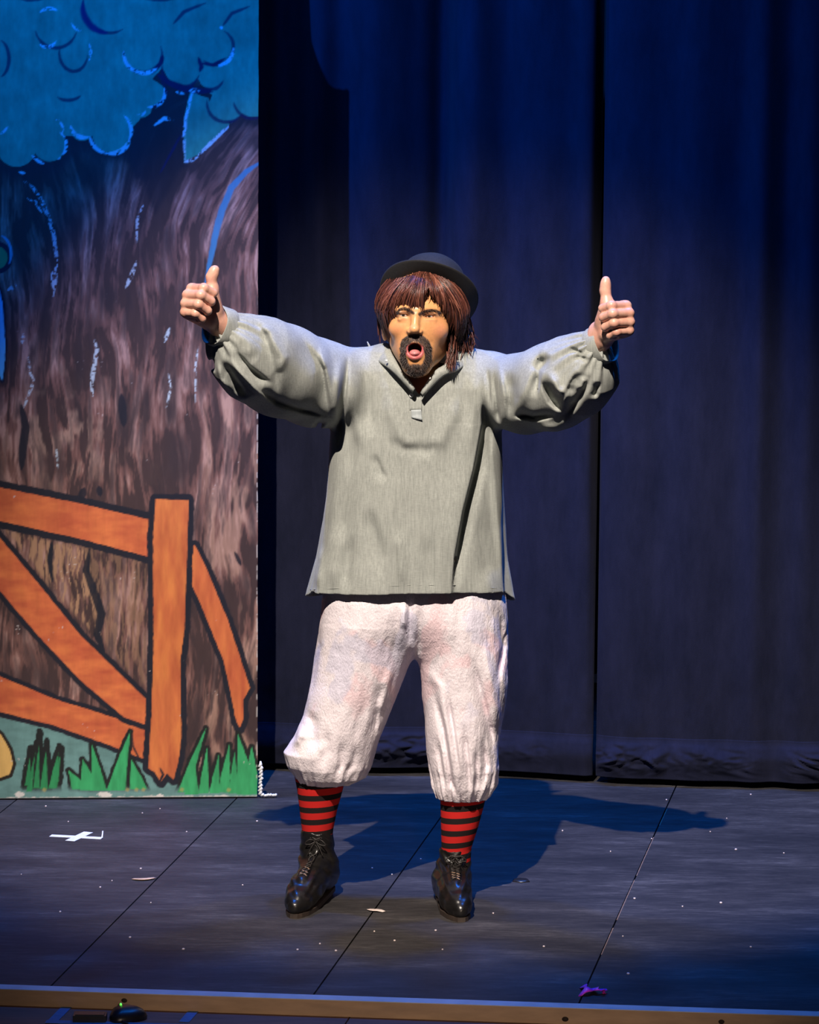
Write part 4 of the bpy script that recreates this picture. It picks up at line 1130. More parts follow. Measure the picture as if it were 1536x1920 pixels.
def gathers(SL, nfold, amp, reach):
    c0 = SL[-1][0]; ax = SL[-1][0] - SL[-3][0]; ax = ax / np.linalg.norm(ax)
    e1 = np.cross(ax, (0, 0, 1.0)); e1 /= np.linalg.norm(e1); e2 = np.cross(ax, e1)
    def f(P, d):
        q = P - c0; r2 = np.linalg.norm(q, axis=1)
        if r2.min() > reach * 1.5: return d
        a = np.arctan2(q @ e2, q @ e1); w = np.exp(-(r2 / reach) ** 2) * smooth(r2, 0.02, 0.05)
        wv = np.sin(nfold * a + 1.2 * np.sin(3 * a)) * 0.75 + 0.5 * np.sin((nfold * 1.7) * a + 1.0)
        return d - amp * w * wv
    return f
S_.post += [apply_folds, gathers(SLV_L, 11, 0.007, 0.085), gathers(SLV_R, 11, 0.007, 0.085)]
def soft_wave(P, d):
    if np.abs(d).min() > 0.06: return d
    n_ = fbm(P[:, 0] * 9 + 40, P[:, 2] * 6 + 40 + P[:, 1] * 5, 301, 2) - 0.5
    return d - 0.010 * n_
S_.post.append(soft_wave)
# hem: cut level, dipping at the side seams, hollow inside
hemx = [W(u, v, -0.10)[0] for u, v in ((560, 1119), (577, 1119), (650, 1115), (770, 1110), (850, 1110), (940, 1116), (955, 1124), (975, 1134))]
hemz = [W(u, v, -0.10)[2] for u, v in ((560, 1119), (577, 1119), (650, 1115), (770, 1110), (850, 1110), (940, 1116), (955, 1124), (975, 1134))]
def hem_cut(P, d):
    hz = np.interp(P[:, 0], hemx, hemz) - 0.03 * smooth(P[:, 1], -0.02, 0.10)
    hollow = np.maximum(d + 0.006, P[:, 2] - hz - 0.10)
    d = np.maximum(d, -hollow)
    return np.maximum(d, hz - P[:, 2])
S_.post.append(hem_cut)
Vs, Qs = S_.mesh((-0.66, -0.46, 0.70), (0.66, 0.26, 1.72), 0.0026, 24, 0.035)
Vs = relax(Vs, Qs, 1, 0.4)
def linen(name, c1, c2):
    m, nt, b = mat_new(name)
    n1 = noise_node(nt, 120, 6, (1.9, 1.9, 0.10), 0.75); n2 = noise_node(nt, 160, 4, (0.5, 0.5, 6.0), 0.6); n3 = noise_node(nt, 6, 4, None, 0.5)
    a = nt.nodes.new('ShaderNodeMath'); a.operation = 'ADD'; nt.links.new(n1.outputs['Fac'], a.inputs[0])
    k = nt.nodes.new('ShaderNodeMath'); k.operation = 'MULTIPLY'; k.inputs[1].default_value = 0.5; nt.links.new(n2.outputs['Fac'], k.inputs[0]); nt.links.new(k.outputs[0], a.inputs[1])
    k2 = nt.nodes.new('ShaderNodeMath'); k2.operation = 'MULTIPLY_ADD'; k2.inputs[1].default_value = 0.3; nt.links.new(n3.outputs['Fac'], k2.inputs[0]); nt.links.new(a.outputs[0], k2.inputs[2])
    sc = nt.nodes.new('ShaderNodeMath'); sc.operation = 'MULTIPLY'; sc.inputs[1].default_value = 0.55; nt.links.new(k2.outputs[0], sc.inputs[0])
    r = ramp(nt, sc.outputs[0], [(0.34, c1), (0.64, c2)])
    nt.links.new(r.outputs['Color'], b.inputs['Base Color']); b.inputs['Roughness'].default_value = 0.85; b.inputs['Specular IOR Level'].default_value = 0.2
    b.inputs['Sheen Weight'].default_value = 0.10
    bump(nt, b, a.outputs[0], 0.18, 0.0012)
    return m
MT['linen'] = linen('grey_green_linen', (0.20, 0.215, 0.200), (0.405, 0.425, 0.395))
MT['linen_patch'] = linen('pale_blue_grey_linen', (0.32, 0.36, 0.37), (0.46, 0.50, 0.51))
shirt = link('smock', np_mesh('smock', Vs - ORG, Qs), MT['linen'], person); tag(shirt, 'loose grey-green linen smock with full gathered sleeves')

# snapping small parts to the cloth
def snap(Sd, p, out=0.0, it=14):
    p = np.array(p, float)
    for _ in range(it):
        e = 0.002
        q = np.array([p, p + (e, 0, 0), p + (0, e, 0), p + (0, 0, e)], np.float32); d = Sd.eval(q)
        g = (d[1:] - d[0]) / e; g = g / (np.linalg.norm(g) + 1e-6); p = p - g * (d[0] - out) * 0.8
    return p, g
def front_hit(Sd, u, v, y0=-0.45, y1=0.1, out=0.0):
    """first point of the cloth met when looking in from the front"""
    ys = np.linspace(y0, y1, 180); P = np.array([W(u, v, y) for y in ys], np.float32); d = Sd.eval(P) - out
    i = np.argmax(d < 0) if (d < 0).any() else len(ys) - 1
    return P[i].astype(float)
# cuffs: bands round the wrists
def cuff(SL, wrist, dirn, r_, L_, th=0.0035):
    ax = np.array(dirn, float); ax /= np.linalg.norm(ax)
    e1 = np.cross(ax, (0, 0, 1.0)); e1 /= np.linalg.norm(e1); e2 = np.cross(ax, e1)
    mb = MB(); rings = []
    prof = [(-0.004, r_ * 0.985), (0.004, r_ * 1.03), (L_ * 0.5, r_ * 1.0), (L_ - 0.002, r_ * 0.98), (L_, r_ * 0.955), (L_ - 0.003, r_ * 0.92), (L_ * 0.5, r_ * 0.92), (0.0, r_ * 0.9)]
    for h_, rr in prof:
        rings.append([wrist + ax * h_ + rr * (1 + 0.03 * math.sin(5 * a + h_ * 80)) * (e1 * math.cos(a) + 1.12 * e2 * math.sin(a)) for a in np.linspace(0, 2 * math.pi, 40, endpoint=False)])
    mb.loft(rings, cap=False); return PB(mb, 'cuff', MT['linen'], shirt)
cuff(SLV_L, W(423, 617, -0.262), (-0.68, -0.66, 0.32), 0.050, 0.042)
cuff(SLV_R, W(1117, 652, -0.280), (0.68, -0.64, 0.36), 0.048, 0.042)
# loose cuff tab hanging at the viewer's right
mb = MB(); mb.patch([resample([W(1138, 676, -0.285), W(1148, 690, -0.28), W(1150, 712, -0.275)], 8) + np.array([dx, 0.004 * math.sin(dx * 200), -abs(dx) * 0.2]) for dx in np.linspace(-0.004, 0.014, 5)], 0.003)
PB(mb, 'cuff_tab', MT['linen'], shirt)
# collar leaves, open lapels
def leaf_patch(inner, outer, name, curl=0.006, th=0.0035, mat='linen'):
    A = resample([W(*p) for p in inner], 16); Bq = resample([W(*p) for p in outer], 16)
    rows = []
    for t in np.linspace(0, 1, 8): rows.append(A * (1 - t) + Bq * t + np.array([0, -1.0, 0.35]) * curl * math.sin(math.pi * t))
    mb = MB(); mb.patch(rows, th); return PB(mb, name, MT[mat], shirt)
leaf_patch([(727, 641, 0.03), (731, 655, -0.03), (742, 676, -0.075), (758, 700, -0.100), (778, 729, -0.116)],
           [(706, 668, 0.0), (709, 677, -0.042), (729, 691, -0.082), (748, 708, -0.102), (774, 736, -0.118)], 'collar', 0.008)
leaf_patch([(862, 648, 0.03), (856, 664, -0.03), (838, 682, -0.075), (814, 698, -0.100), (789, 737, -0.116)],
           [(878, 668, 0.0), (872, 684, -0.045), (855, 697, -0.082), (830, 706, -0.102), (793, 743, -0.119)], 'collar', 0.008)
# collar band standing round the back of the neck
mb = MB(); rows = []
for h_ in np.linspace(0, 1, 5):
    rows.append([W(789, 682 - 34 * h_, 0.03) + np.array([(0.092 - 0.004 * h_) * math.sin(a), (0.080 - 0.004 * h_) * math.cos(a), 0]) for a in np.linspace(-1.75, 1.75, 26)])
mb.patch(rows, 0.0035); PB(mb, 'collar_band', MT['linen'], shirt)
mb = MB(); mb.patch([resample([W(706, 672, 0.0), W(698, 660, 0.02), W(689, 641, 0.035)], 8) + np.array([dx * (1 - 0), 0, 0]) * np.linspace(1, 0.15, 8)[:, None] for dx in np.linspace(-0.008, 0.008, 4)], 0.003)
PB(mb, 'collar_point', MT['linen'], shirt)
# placket strip, patch and buttons
def on_cloth(px_rows, name, mat, th=0.0028, out=0.001, nu=8, nv=6):
    (a, b_), (c, d_) = px_rows
    rows = []
    for i in range(nv):
        t = i / (nv - 1); L0 = np.array(a) * (1 - t) + np.array(c) * t; R0 = np.array(b_) * (1 - t) + np.array(d_) * t
        rows.append([front_hit(S_, *(L0 * (1 - k / (nu - 1)) + R0 * k / (nu - 1)), out=out) for k in range(nu)])
    mb = MB(); mb.patch(rows, th); return PB(mb, name, mat, shirt)
on_cloth([((766.5, 744), (792, 746)), ((768, 769), (791, 770))], 'placket', MT['linen'], 0.003, 0.0015)
on_cloth([((771, 769), (790, 768)), ((772, 783), (792, 789))], 'placket_patch', MT['linen_patch'], 0.003, 0.0035)
MT['button'] = simple('white_button', (0.78, 0.77, 0.74), 0.3, 60, 0.05)
def button(c, n, r_):
    n = np.array(n, float); n /= np.linalg.norm(n); e1 = np.cross(n, (0, 0, 1.0)); e1 /= np.linalg.norm(e1); e2 = np.cross(n, e1)
    mb = MB(); AA_ = np.linspace(0, 2 * math.pi, 16, endpoint=False)
    mb.loft([[c + n * h_ + rr * r_ * (e1 * math.cos(a) + e2 * math.sin(a)) for a in AA_] for h_, rr in ((-0.001, 1), (0.0015, 1), (0.0026, 0.85), (0.0022, 0.6), (0.0020, 0.2))])
    return PB(mb, 'button', MT['button'], shirt)
c = front_hit(S_, 771.5, 741, out=0.001) + np.array([0, -0.006, 0]); button(c, (0, -1, 0.3), 0.0058)
for px in ((725, 676, -0.088), (806, 709, -0.118), (859, 677, -0.080)):
    button(W(*px), (0, -1, 0.3), 0.003)
# hem stitching ridge
rows = []
hp_ = [front_hit(S_, u, np.interp(u, [577, 650, 770, 850, 945], [1106, 1102, 1097, 1097, 1104]), out=0.0004) for u in np.linspace(582, 940, 90)]
hp_ = [hp_[0]] + [(hp_[i - 1] + hp_[i] + hp_[i + 1]) / 3 for i in range(1, 89)] + [hp_[-1]]
mb = MB(); mb.tube(hp_, 0.0011, 5); PB(mb, 'hem_stitching', MT['linen'], shirt)

# ------------------------------------------------------------------ trousers
T_ = Sdf()
LT = [(1080, 612, 790, .035, .112), (1106, 609, 789, .03, .128), (1165, 601, 786, .03, .138), (1215, 592, 779, .03, .128), (1280, 582, 753, .03, .118), (1340, 569, 729, .03, .112), (1380, 552, 713, .035, .110), (1410, 531, 704, .04, .108), (1435, 536, 697, .045, .104), (1455, 553, 686, .05, .092), (1467, 560, 662, .05, .072), (1478, 562, 643, .05, .058)]
RT = [(1080, 765, 938, .035, .105), (1106, 767, 944, .03, .124), (1165, 772, 953, .028, .138), (1215, 781, 955, .02, .128), (1280, 791, 952, .015, .118), (1340, 796, 945, .01, .112), (1400, 801, 937, .01, .106), (1440, 805, 938, .015, .102), (1470, 811, 933, .02, .092), (1490, 819, 919, .02, .075), (1505, 824, 910, .02, .060)]
T_.add(*P_stack([tabrow(*x) for x in LT]), 'u', 0)
T_.add(*P_stack([tabrow(*x) for x in RT]), 'u', 0.018)
T_.add(*P_ell(W(778, 1132, 0.03), (0.230, 0.146, 0.135)), 'u', 0.05)
TF = []
def tfold(px, amp, w, w2=None):
    pts = np.array([[W(u, v, -0.09)[0], W(u, v, -0.09)[2]] for u, v in px]); TF.append((pts, amp, w, w2 or w))
tfold([(770, 1110), (768, 1160), (772, 1220)], -0.010, 0.008); tfold([(748, 1120), (742, 1190), (735, 1250)], -0.006, 0.008, 0.016); tfold([(760, 1130), (756, 1180)], 0.006, 0.007)
tfold([(790, 1120), (787, 1180), (786, 1240)], -0.008, 0.006, 0.010); tfold([(800, 1250), (825, 1290), (850, 1400), (862, 1470)], 0.006, 0.010)
tfold([(815, 1290), (832, 1370), (848, 1470), (856, 1500)], -0.012, 0.004, 0.008); tfold([(838, 1290), (850, 1370), (866, 1480)], -0.010, 0.004, 0.008); tfold([(880, 1210), (900, 1290), (920, 1370), (925, 1420)], -0.012, 0.006, 0.012)
tfold([(905, 1200), (925, 1300), (932, 1380)], 0.008, 0.010); tfold([(935, 1130), (945, 1220), (930, 1300)], -0.008, 0.007); tfold([(905, 1380), (912, 1440), (905, 1495)], -0.010, 0.005, 0.008); tfold([(870, 1350), (878, 1430), (884, 1495)], -0.009, 0.004, 0.008)
tfold([(892, 1400), (896, 1450), (893, 1498)], -0.009, 0.004, 0.006); tfold([(820, 1380), (828, 1440), (838, 1500)], -0.009, 0.004, 0.007)
tfold([(720, 1280), (708, 1330), (698, 1400)], -0.008, 0.006, 0.010); tfold([(735, 1240), (720, 1300), (705, 1350)], 0.007, 0.009); tfold([(690, 1300), (672, 1360), (650, 1430)], -0.004, 0.012)
tfold([(600, 1180), (590, 1240), (578, 1320)], -0.007, 0.007); tfold([(566, 1345), (585, 1360), (590, 1390), (575, 1420)], -0.007, 0.014, 0.010); tfold([(610, 1360), (612, 1410), (600, 1445)], -0.006, 0.010); tfold([(530, 1405), (555, 1395), (572, 1370)], 0.012, 0.012)
tfold([(640, 1380), (640, 1440), (625, 1468)], -0.006, 0.008); tfold([(670, 1390), (660, 1440), (640, 1468)], -0.006, 0.008)
TFB = [(p.min(0) - 3.2 * max(w, w2), p.max(0) + 3.2 * max(w, w2)) for p, a, w, w2 in TF]
def t_folds(P, d):
    global FOLDS, FB
    a, b_ = FOLDS, FB; FOLDS, FB = TF, TFB
    d = apply_folds(P, d); FOLDS, FB = a, b_
    return d
def t_gather(rows, n_, amp):
    top = W((rows[-4][1] + rows[-4][2]) / 2, rows[-5][0], rows[-4][3]); z1 = top[2]
    bot = W((rows[-1][1] + rows[-1][2]) / 2, rows[-1][0], rows[-1][3]); z0 = bot[2]
    def f(P, d):
        if P[:, 2].min() > z1 + 0.02: return d
        q = P - bot; r_ = np.hypot(q[:, 0], q[:, 1]); near = 1 - smooth(r_, 0.13, 0.17)
        a = np.arctan2(q[:, 1], q[:, 0]); w = near * (1 - smooth(P[:, 2], z0 + 0.02, z1))
        return d - amp * w * (0.7 * np.sin(n_ * a + 2 * np.sin(2 * a)) + 0.4 * np.sin(n_ * 1.9 * a))
    return f
def crinkle(P, d):
    if np.abs(d).min() > 0.05: return d
    n_ = fbm(P[:, 0] * 48 + 100 + P[:, 1] * 40, P[:, 2] * 17 + 100, 401, 3) - 0.5
    n2 = fbm(P[:, 0] * 13 + 60, P[:, 2] * 7 + 60 + P[:, 1] * 9, 405, 2) - 0.5
    n3 = np.abs(fbm(P[:, 0] * 75 + 140 + P[:, 1] * 60, P[:, 2] * 28 + 30, 431, 2) - 0.5)
    return d - 0.0050 * n_ - 0.009 * n2 + 0.0028 * n3
def t_cut(zl, zr):
    def f(P, d):
        hz = np.where(P[:, 0] < 0.01, zl, zr)
        hollow = np.maximum(d + 0.0065, P[:, 2] - hz - 0.03)
        return np.maximum(np.maximum(d, -hollow), hz - P[:, 2])
    return f
zl = W(600, 1473, 0.0)[2]; zr = W(866, 1503, -0.03)[2]
ztw = W(770, 1040, 0)[2]
T_.post += [t_folds, t_gather(LT, 15, 0.004), t_gather(RT, 17, 0.006), crinkle, t_cut(zl, zr)]
Vt, Qt = T_.mesh((-0.38, -0.16, 0.20), (0.31, 0.24, 0.93), 0.0026, 24, 0.03)
Vt = relax(Vt, Qt, 1, 0.3)
# washed-out tie-dye patches of pink and lilac
ut, vt_ = proj(Vt)
n1 = fbm(Vt[:, 0] * 14 + 20, Vt[:, 2] * 12 + 20 + Vt[:, 1] * 12, 411, 4); n2 = fbm(Vt[:, 0] * 16 + 70, Vt[:, 2] * 13 + 10 + Vt[:, 1] * 12, 421, 4)
ct = np.tile(np.array((0.82, 0.745, 0.79), np.float32), (len(Vt), 1))
up_ = smooth(Vt[:, 2], 0.46, 0.62)[:, None]
m1 = (smooth(n1, 0.50, 0.62))[:, None] * up_; ct = ct * (1 - 0.75 * m1) + np.array((0.86, 0.62, 0.66)) * 0.75 * m1
m2 = (smooth(n2, 0.54, 0.64))[:, None] * up_; ct = ct * (1 - 0.7 * m2) + np.array((0.64, 0.62, 0.76)) * 0.7 * m2
MT['trouser'] = vcol_mat('crinkled_pale_cotton', 0.62, 0.4, 0, 230, 0.8, 0.003, (1, 1, 0.55), 0.08)
trousers = link('trousers', np_mesh('trousers', Vt - ORG, Qt, True, ct), MT['trouser'], person); tag(trousers, 'baggy pale pinkish crinkled breeches gathered below the knee')

# ------------------------------------------------------------------ socks
def sock_mat():
    m, nt, b = mat_new('red_black_striped_knit')
    tc = nt.nodes.new('ShaderNodeTexCoord'); sep = nt.nodes.new('ShaderNodeSeparateXYZ'); nt.links.new(tc.outputs['UV'], sep.inputs[0])
    fr = nt.nodes.new('ShaderNodeMath'); fr.operation = 'FRACT'; nt.links.new(sep.outputs['Y'], fr.inputs[0])
    gt = nt.nodes.new('ShaderNodeMath'); gt.operation = 'GREATER_THAN'; gt.inputs[1].default_value = 0.46; nt.links.new(fr.outputs[0], gt.inputs[0])
    mx = nt.nodes.new('ShaderNodeMix'); mx.data_type = 'RGBA'
    mx.inputs['A'].default_value = (0.012, 0.008, 0.008, 1); mx.inputs['B'].default_value = (0.47, 0.014, 0.012, 1)
    nt.links.new(gt.outputs[0], mx.inputs['Factor']); nt.links.new(mx.outputs['Result'], b.inputs['Base Color'])
    b.inputs['Roughness'].default_value = 0.85; b.inputs['Specular IOR Level'].default_value = 0.2
    n = noise_node(nt, 500, 3); bump(nt, b, n.outputs['Fac'], 0.3, 0.001)
    return m
MT['sock'] = sock_mat()
def sock(rows, nstripe, phase):
    """rows: v, l, r, yc, halfdepth"""
    T = [tabrow(*x) for x in rows]; T = np.array(T)[::-1]   # bottom first
    zz = np.linspace(T[0, 0], T[-1, 0], 40); AA_ = np.linspace(0, 2 * math.pi, 40, endpoint=False)
    verts = []; uv = []
    for i, z in enumerate(zz):
        cx, cy, a, b_ = (np.interp(z, T[:, 0], T[:, k]) for k in (1, 2, 3, 4))
        for t in AA_:
            verts.append((cx + a * math.cos(t), cy + b_ * math.sin(t), z)); uv.append((t / 6.283, phase + nstripe * (zz[-1] - z + 0.004 * math.cos(t)) / (zz[-1] - zz[0])))
    n = 40; q = np.array([(i * n + k, i * n + (k + 1) % n, (i + 1) * n + (k + 1) % n, (i + 1) * n + k) for i in range(39) for k in range(n)])
    me = np_mesh('sock', np.array(verts) - ORG, q); uvl = me.uv_layers.new(name='UVMap')
    vi = np.zeros(len(me.loops), dtype=np.int32); me.loops.foreach_get('vertex_index', vi)
    uvl.data.foreach_set('uv', np.array(uv, np.float32)[vi].ravel())
    return link('sock', me, MT['sock'], person)
so = sock([(1450, 551, 650, .05, .060), (1480, 557, 643, .05, .056), (1520, 562, 632, .055, .050), (1555, 566, 625, .06, .044), (1600, 568, 622, .07, .040)], 6.6, 0.50)
tag(so, 'red and black striped sock')
so = sock([(1485, 824, 912, .02, .060), (1505, 826, 909, .02, .056), (1550, 827, 897, .02, .050), (1590, 828, 884, .025, .043), (1630, 828, 882, .03, .040)], 6.2, 0.20)
tag(so, 'red and black striped sock')

# ------------------------------------------------------------------ boots
MT['leather'] = simple('black_scuffed_leather', (0.0075, 0.0068, 0.0066), 0.30, 34, 0.35, bstr=0.35, bd=0.003, vec=(1, 1, 2.5))
MT['sole'] = simple('dark_sole', (0.03, 0.02, 0.015), 0.6, 60, 0.4)
MT['lace'] = simple('black_lace', (0.016, 0.013, 0.012), 0.6, 90, 0.4)
MT['lace_worn'] = simple('worn_lace_tip', (0.20, 0.13, 0.09), 0.6, 90, 0.4)
def boot(toe_px, heel_xy, lift, shaft, label):
    """toe_px: floor pixel under the toe tip; heel_xy: floor point under the heel; shaft rows for the ankle"""
    K = Sdf()
    toe = G(*toe_px)[:2]; heel = np.array(heel_xy); d = toe - heel; Lf = np.linalg.norm(d); d = d / Lf; n_ = np.array([d[1], -d[0]])
    def fp(t, side, z): return np.array([*(heel + d * Lf * t + n_ * side), z + lift * max(0, 1 - t * 1.6)])
    foot = [(0.12, 0, .052, .036), (0.30, 0, .055, .037), (0.50, 0.002, .052, .039), (0.70, 0.003, .043, .040), (0.85, 0.0, .035, .032), (0.945, -0.002, .029, .020)]
    pts = [(fp(t, sd, z), r_) for t, sd, z, r_ in foot]
    chain(K, pts, 0.02)
    rows = [tabrow(*x) for x in shaft]
    K.add(*P_stack(rows), 'u', 0.045)
    # instep ridge from ankle to ball
    top = np.array([rows[-2][1], rows[-2][2] - rows[-2][4] * 0.35, rows[-2][0]]) if rows[-2][0] < rows[0][0] else np.array([rows[1][1], rows[1][2], rows[1][0]])
    K.add(*P_cap(top, fp(0.62, 0, 0.058), 0.036, 0.034), 'u', 0.035)
    ztop = max(r_[0] for r_ in rows); ct_ = [r_ for r_ in rows if r_[0] == ztop][0]
    def post(P, d_):
        z = P[:, 2]
        tpar = np.clip(((P[:, :2] - heel) @ d) / Lf, 0, 1); zs_ = 0.012 + lift * np.clip(1 - tpar * 1.6, 0, None)
        w = 0.0022 * np.sin(z * 170 + 4 * np.sin(P[:, 0] * 60)) * np.exp(-((z - 0.11) / 0.05) ** 2) + 0.004 * (fbm(P[:, 0] * 22 + 30, z * 40 + 30 + P[:, 1] * 14, 501, 2) - 0.5)
        d_ = d_ - w
        hollow = np.maximum(d_ + 0.006, ztop - 0.03 - z)
        d_ = np.maximum(d_, -hollow)
        return np.maximum(np.maximum(d_, z - ztop + 0.004 * np.sin(P[:, 0] * 120)), zs_ - z)
    base_post = list(K.post); K.post.append(post)
    lo = np.minimum(toe, heel) - 0.09; hi = np.maximum(toe, heel) + 0.09
    V_, Q_ = K.mesh((lo[0] - 0.03, lo[1], -0.01), (hi[0] + 0.05, hi[1] + 0.03, ztop + 0.03), 0.0022, 24, 0.02)
    V_ = relax(V_, Q_, 1, 0.4)
    bo = link('boot', np_mesh('boot', V_ - ORG, Q_), MT['leather'], person); tag(bo, label)
    # sole and heel follow the foot outline
    def outline(grow):
        L1, L2 = [], []
        for t, sd, z, r_ in [(0.03, 0, .04, .020)] + foot + [(0.985, -0.003, .03, .010)]:
            L1.append((t, sd + r_ * grow)); L2.append((t, sd - r_ * grow))
        return L1 + L2[::-1]
    mb = MB(); ol = outline(1.04)
    rings = []
    for z in (0.0, 0.006, 0.0125):
        rings.append([fp(t, s_, z + (0.0 if t > 0.38 else 0.0) + (0.010 * max(0, 0.46 - abs(t - 0.36) * 3) if z < 0.003 else 0)) for t, s_ in ol])
    mb.loft(rings); PB(mb, 'sole', MT['sole'], bo, False)
    # laces zigzagging up the front
    nL = 9; path = []
    a0 = fp(0.70, 0, 0.10); a1 = np.array([ct_[1], ct_[2] - ct_[4] * 1.02, ztop - 0.012])
    mid = np.array([rows[2][1], rows[2][2] - rows[2][4] * 1.2, rows[2][0]])
    cl = resample([a0, a0 * 0.5 + a1 * 0.5 + np.array([0, 0.012, -0.012]), a1], nL)
    tang = np.gradient(cl, axis=0); side = np.array([n_[0], n_[1], 0])
    mb1 = MB(); mb2 = MB()
    for i in range(nL - 1):
        for sg in (-1, 1):
            p0 = cl[i] + side * sg * 0.013; p1 = cl[i + 1] - side * sg * 0.013; ln = []
            for t in np.linspace(0, 1, 6):
                q_, g_ = snap(K, p0 * (1 - t) + p1 * t, 0.0016 + 0.0012 * (sg > 0)); ln.append(q_)
            (mb2 if i < 3 and sg < 0 else mb1).tube(ln, 0.0019, 5)
    PB(mb1, 'lace', MT['lace'], bo); PB(mb2, 'lace', MT['lace_worn'], bo)
    mb = MB(); kt, g_ = snap(K, cl[-2], 0.003)
    for sg in (-1, 1):
        lp = [kt, kt + side * sg * 0.016 + g_ * 0.008 + np.array([0, 0, 0.006]), kt + side * sg * 0.030 + g_ * 0.006 + np.array([0, 0, -0.008]), kt + side * sg * 0.014 + g_ * 0.007 + np.array([0, 0, -0.008]), kt]
        mb.tube(resample(lp, 14), 0.0017, 5)
        mb.tube(resample([kt, kt + side * sg * 0.012 + g_ * 0.006 + np.array([0, 0, -0.018]), kt + side * sg * 0.022 + g_ * 0.006 + np.array([0, 0, -0.040])], 8), 0.0015, 5)
    PB(mb, 'lace_bow', MT['lace'], bo)
    # raised seam of the facing on both sides of the lacing
    for sg in (-1, 1):
        mb = MB(); ln = []
        for q0 in resample(cl, 16):
            q_, g_ = snap(K, q0 + side * sg * 0.018, 0.0004); ln.append(q_)
        mb.tube(ln, 0.0016, 5); PB(mb, 'facing_seam', MT['leather'], bo)
    return bo
boot((548, 1723), (G(612, 1675)[0], 0.105), 0.018, [(1556, 565, 624, .062, .046), (1590, 562, 627, .065, .049), (1625, 561, 632, .07, .054), (1650, 568, 628, .07, .052)], 'black lace-up ankle boot turned outward')
boot((864, 1730), (G(838, 1686)[0], 0.085), 0.0, [(1589, 825, 883, .028, .045), (1620, 820, 882, .03, .047), (1650, 816, 880, .035, .052), (1672, 818, 876, .04, .050)], 'black lace-up ankle boot pointing at the front')
# ------------------------------------------------------------------ small things on the floor
def flat_strip(a, b, w, z0, z1):
    a = np.array(a)[:2]; b = np.array(b)[:2]; d = (b - a) / np.linalg.norm(b - a); n = np.array([-d[1], d[0]]) * w / 2
    mb = MB(); mb.prism([a - n, b - n, b + n, a + n], z0, z1); return mb
ca, cb2 = G(95, 1567), G(191, 1572); da, db = G(131, 1577.5), G(166, 1561)
cen = (ca + cb2) / 2
cross = empty('tape_cross', (cen[0], cen[1], 0)); tag(cross, 'small white tape cross marking the floor before the flat', 'tape mark')
flat_strip(ca, cb2, 0.028, 0.0004, 0.0010).build('tape_strip', MT['tape_white'], cross, cross.location, False)
flat_strip(da, db, 0.030, 0.0012, 0.0018).build('tape_strip', MT['tape_white'], cross, cross.location, False)
mb = MB(); e_ = G(190, 1570); mb.patch([[e_ + np.array([0.004 * k, 0.03 * j, 0.001 + 0.012 * j * j]) for k in range(2)] for j in np.linspace(0, 1, 5)], 0.0006)
mb.build('curled_end', MT['tape_white'], cross, cross.location)

def scrap(name, pts_px, w, mat, label, cat, zz=0.003, group=None):
    pts = [G(u, v) + np.array([0, 0, zz * (0.4 + 0.6 * math.sin(i * 2.1) ** 2)]) for i, (u, v) in enumerate(pts_px)]
    base = np.mean(pts, axis=0); base[2] = 0
    n = 8; c = resample(pts, n); t = np.gradient(c, axis=0); t /= np.linalg.norm(t, axis=1, keepdims=True)
    sd = np.stack([-t[:, 1], t[:, 0], 0 * t[:, 0]], 1)
    wp = w * (0.35 + 0.65 * np.sin(np.pi * np.linspace(0.08, 0.92, n)))
    mb = MB(); mb.patch([c + sd * (wp * k)[:, None] + np.array([0, 0, 0.0009 + 0.0012 * abs(k)]) for k in (-0.5, -0.2, 0.2, 0.5)], 0.0007)
    o = mb.build(name, MT[mat], None, base); tag(o, label, cat, group); return o
scrap('straw_piece', [(249, 1649), (262, 1650.5), (275, 1650), (291, 1647)], 0.020, 'straw', 'thin tan straw lying on the floor below the tape cross', 'straw')
scrap('paper_scrap', [(691, 1706), (700, 1708.5), (710, 1709), (720, 1711)], 0.024, 'scrap', 'torn pale scrap on the floor between the two boots', 'scrap')
mb = MB(); pz = G(977, 1652)
mb.loft([[pz + np.array([x * s_, y * s_, z]) for x, y in ((-0.024, -0.01), (0.0, -0.022), (0.025, -0.012), (0.020, 0.018), (-0.006, 0.026), (-0.022, 0.012))] for s_, z in ((1, 0.0), (1.0, 0.002), (0.8, 0.005))])
tag(mb.build('rubber_chip', MT['black_plastic'], None, (pz[0], pz[1], 0)), 'flat black chip lying at the edge of the shadow', 'chip')
# crumpled magenta strip near the front edge
pts = [(1092, 1852), (1098, 1862), (1090, 1868), (1104, 1866), (1112, 1858), (1120, 1866), (1134, 1862), (1130, 1868)]
c = resample([G(u, v) + np.array([0, 0, 0.004 + 0.012 * (i % 2)]) for i, (u, v) in enumerate(pts)], 36)
t = np.gradient(c, axis=0); t /= np.linalg.norm(t, axis=1, keepdims=True); sd = np.stack([-t[:, 1], t[:, 0], 0.6 + 0 * t[:, 0]], 1)
wv = 0.012 + 0.006 * np.sin(np.arange(36) * 0.9)
mb = MB(); mb.patch([c + sd * (wv * k)[:, None] * 0.5 for k in (-1, 0, 1)], 0.0008)
bz = G(1112, 1863); tag(mb.build('plastic_streamer', MT['magenta'], None, (bz[0], bz[1], 0)), 'crumpled magenta streamer near the front edge of the stage', 'streamer')
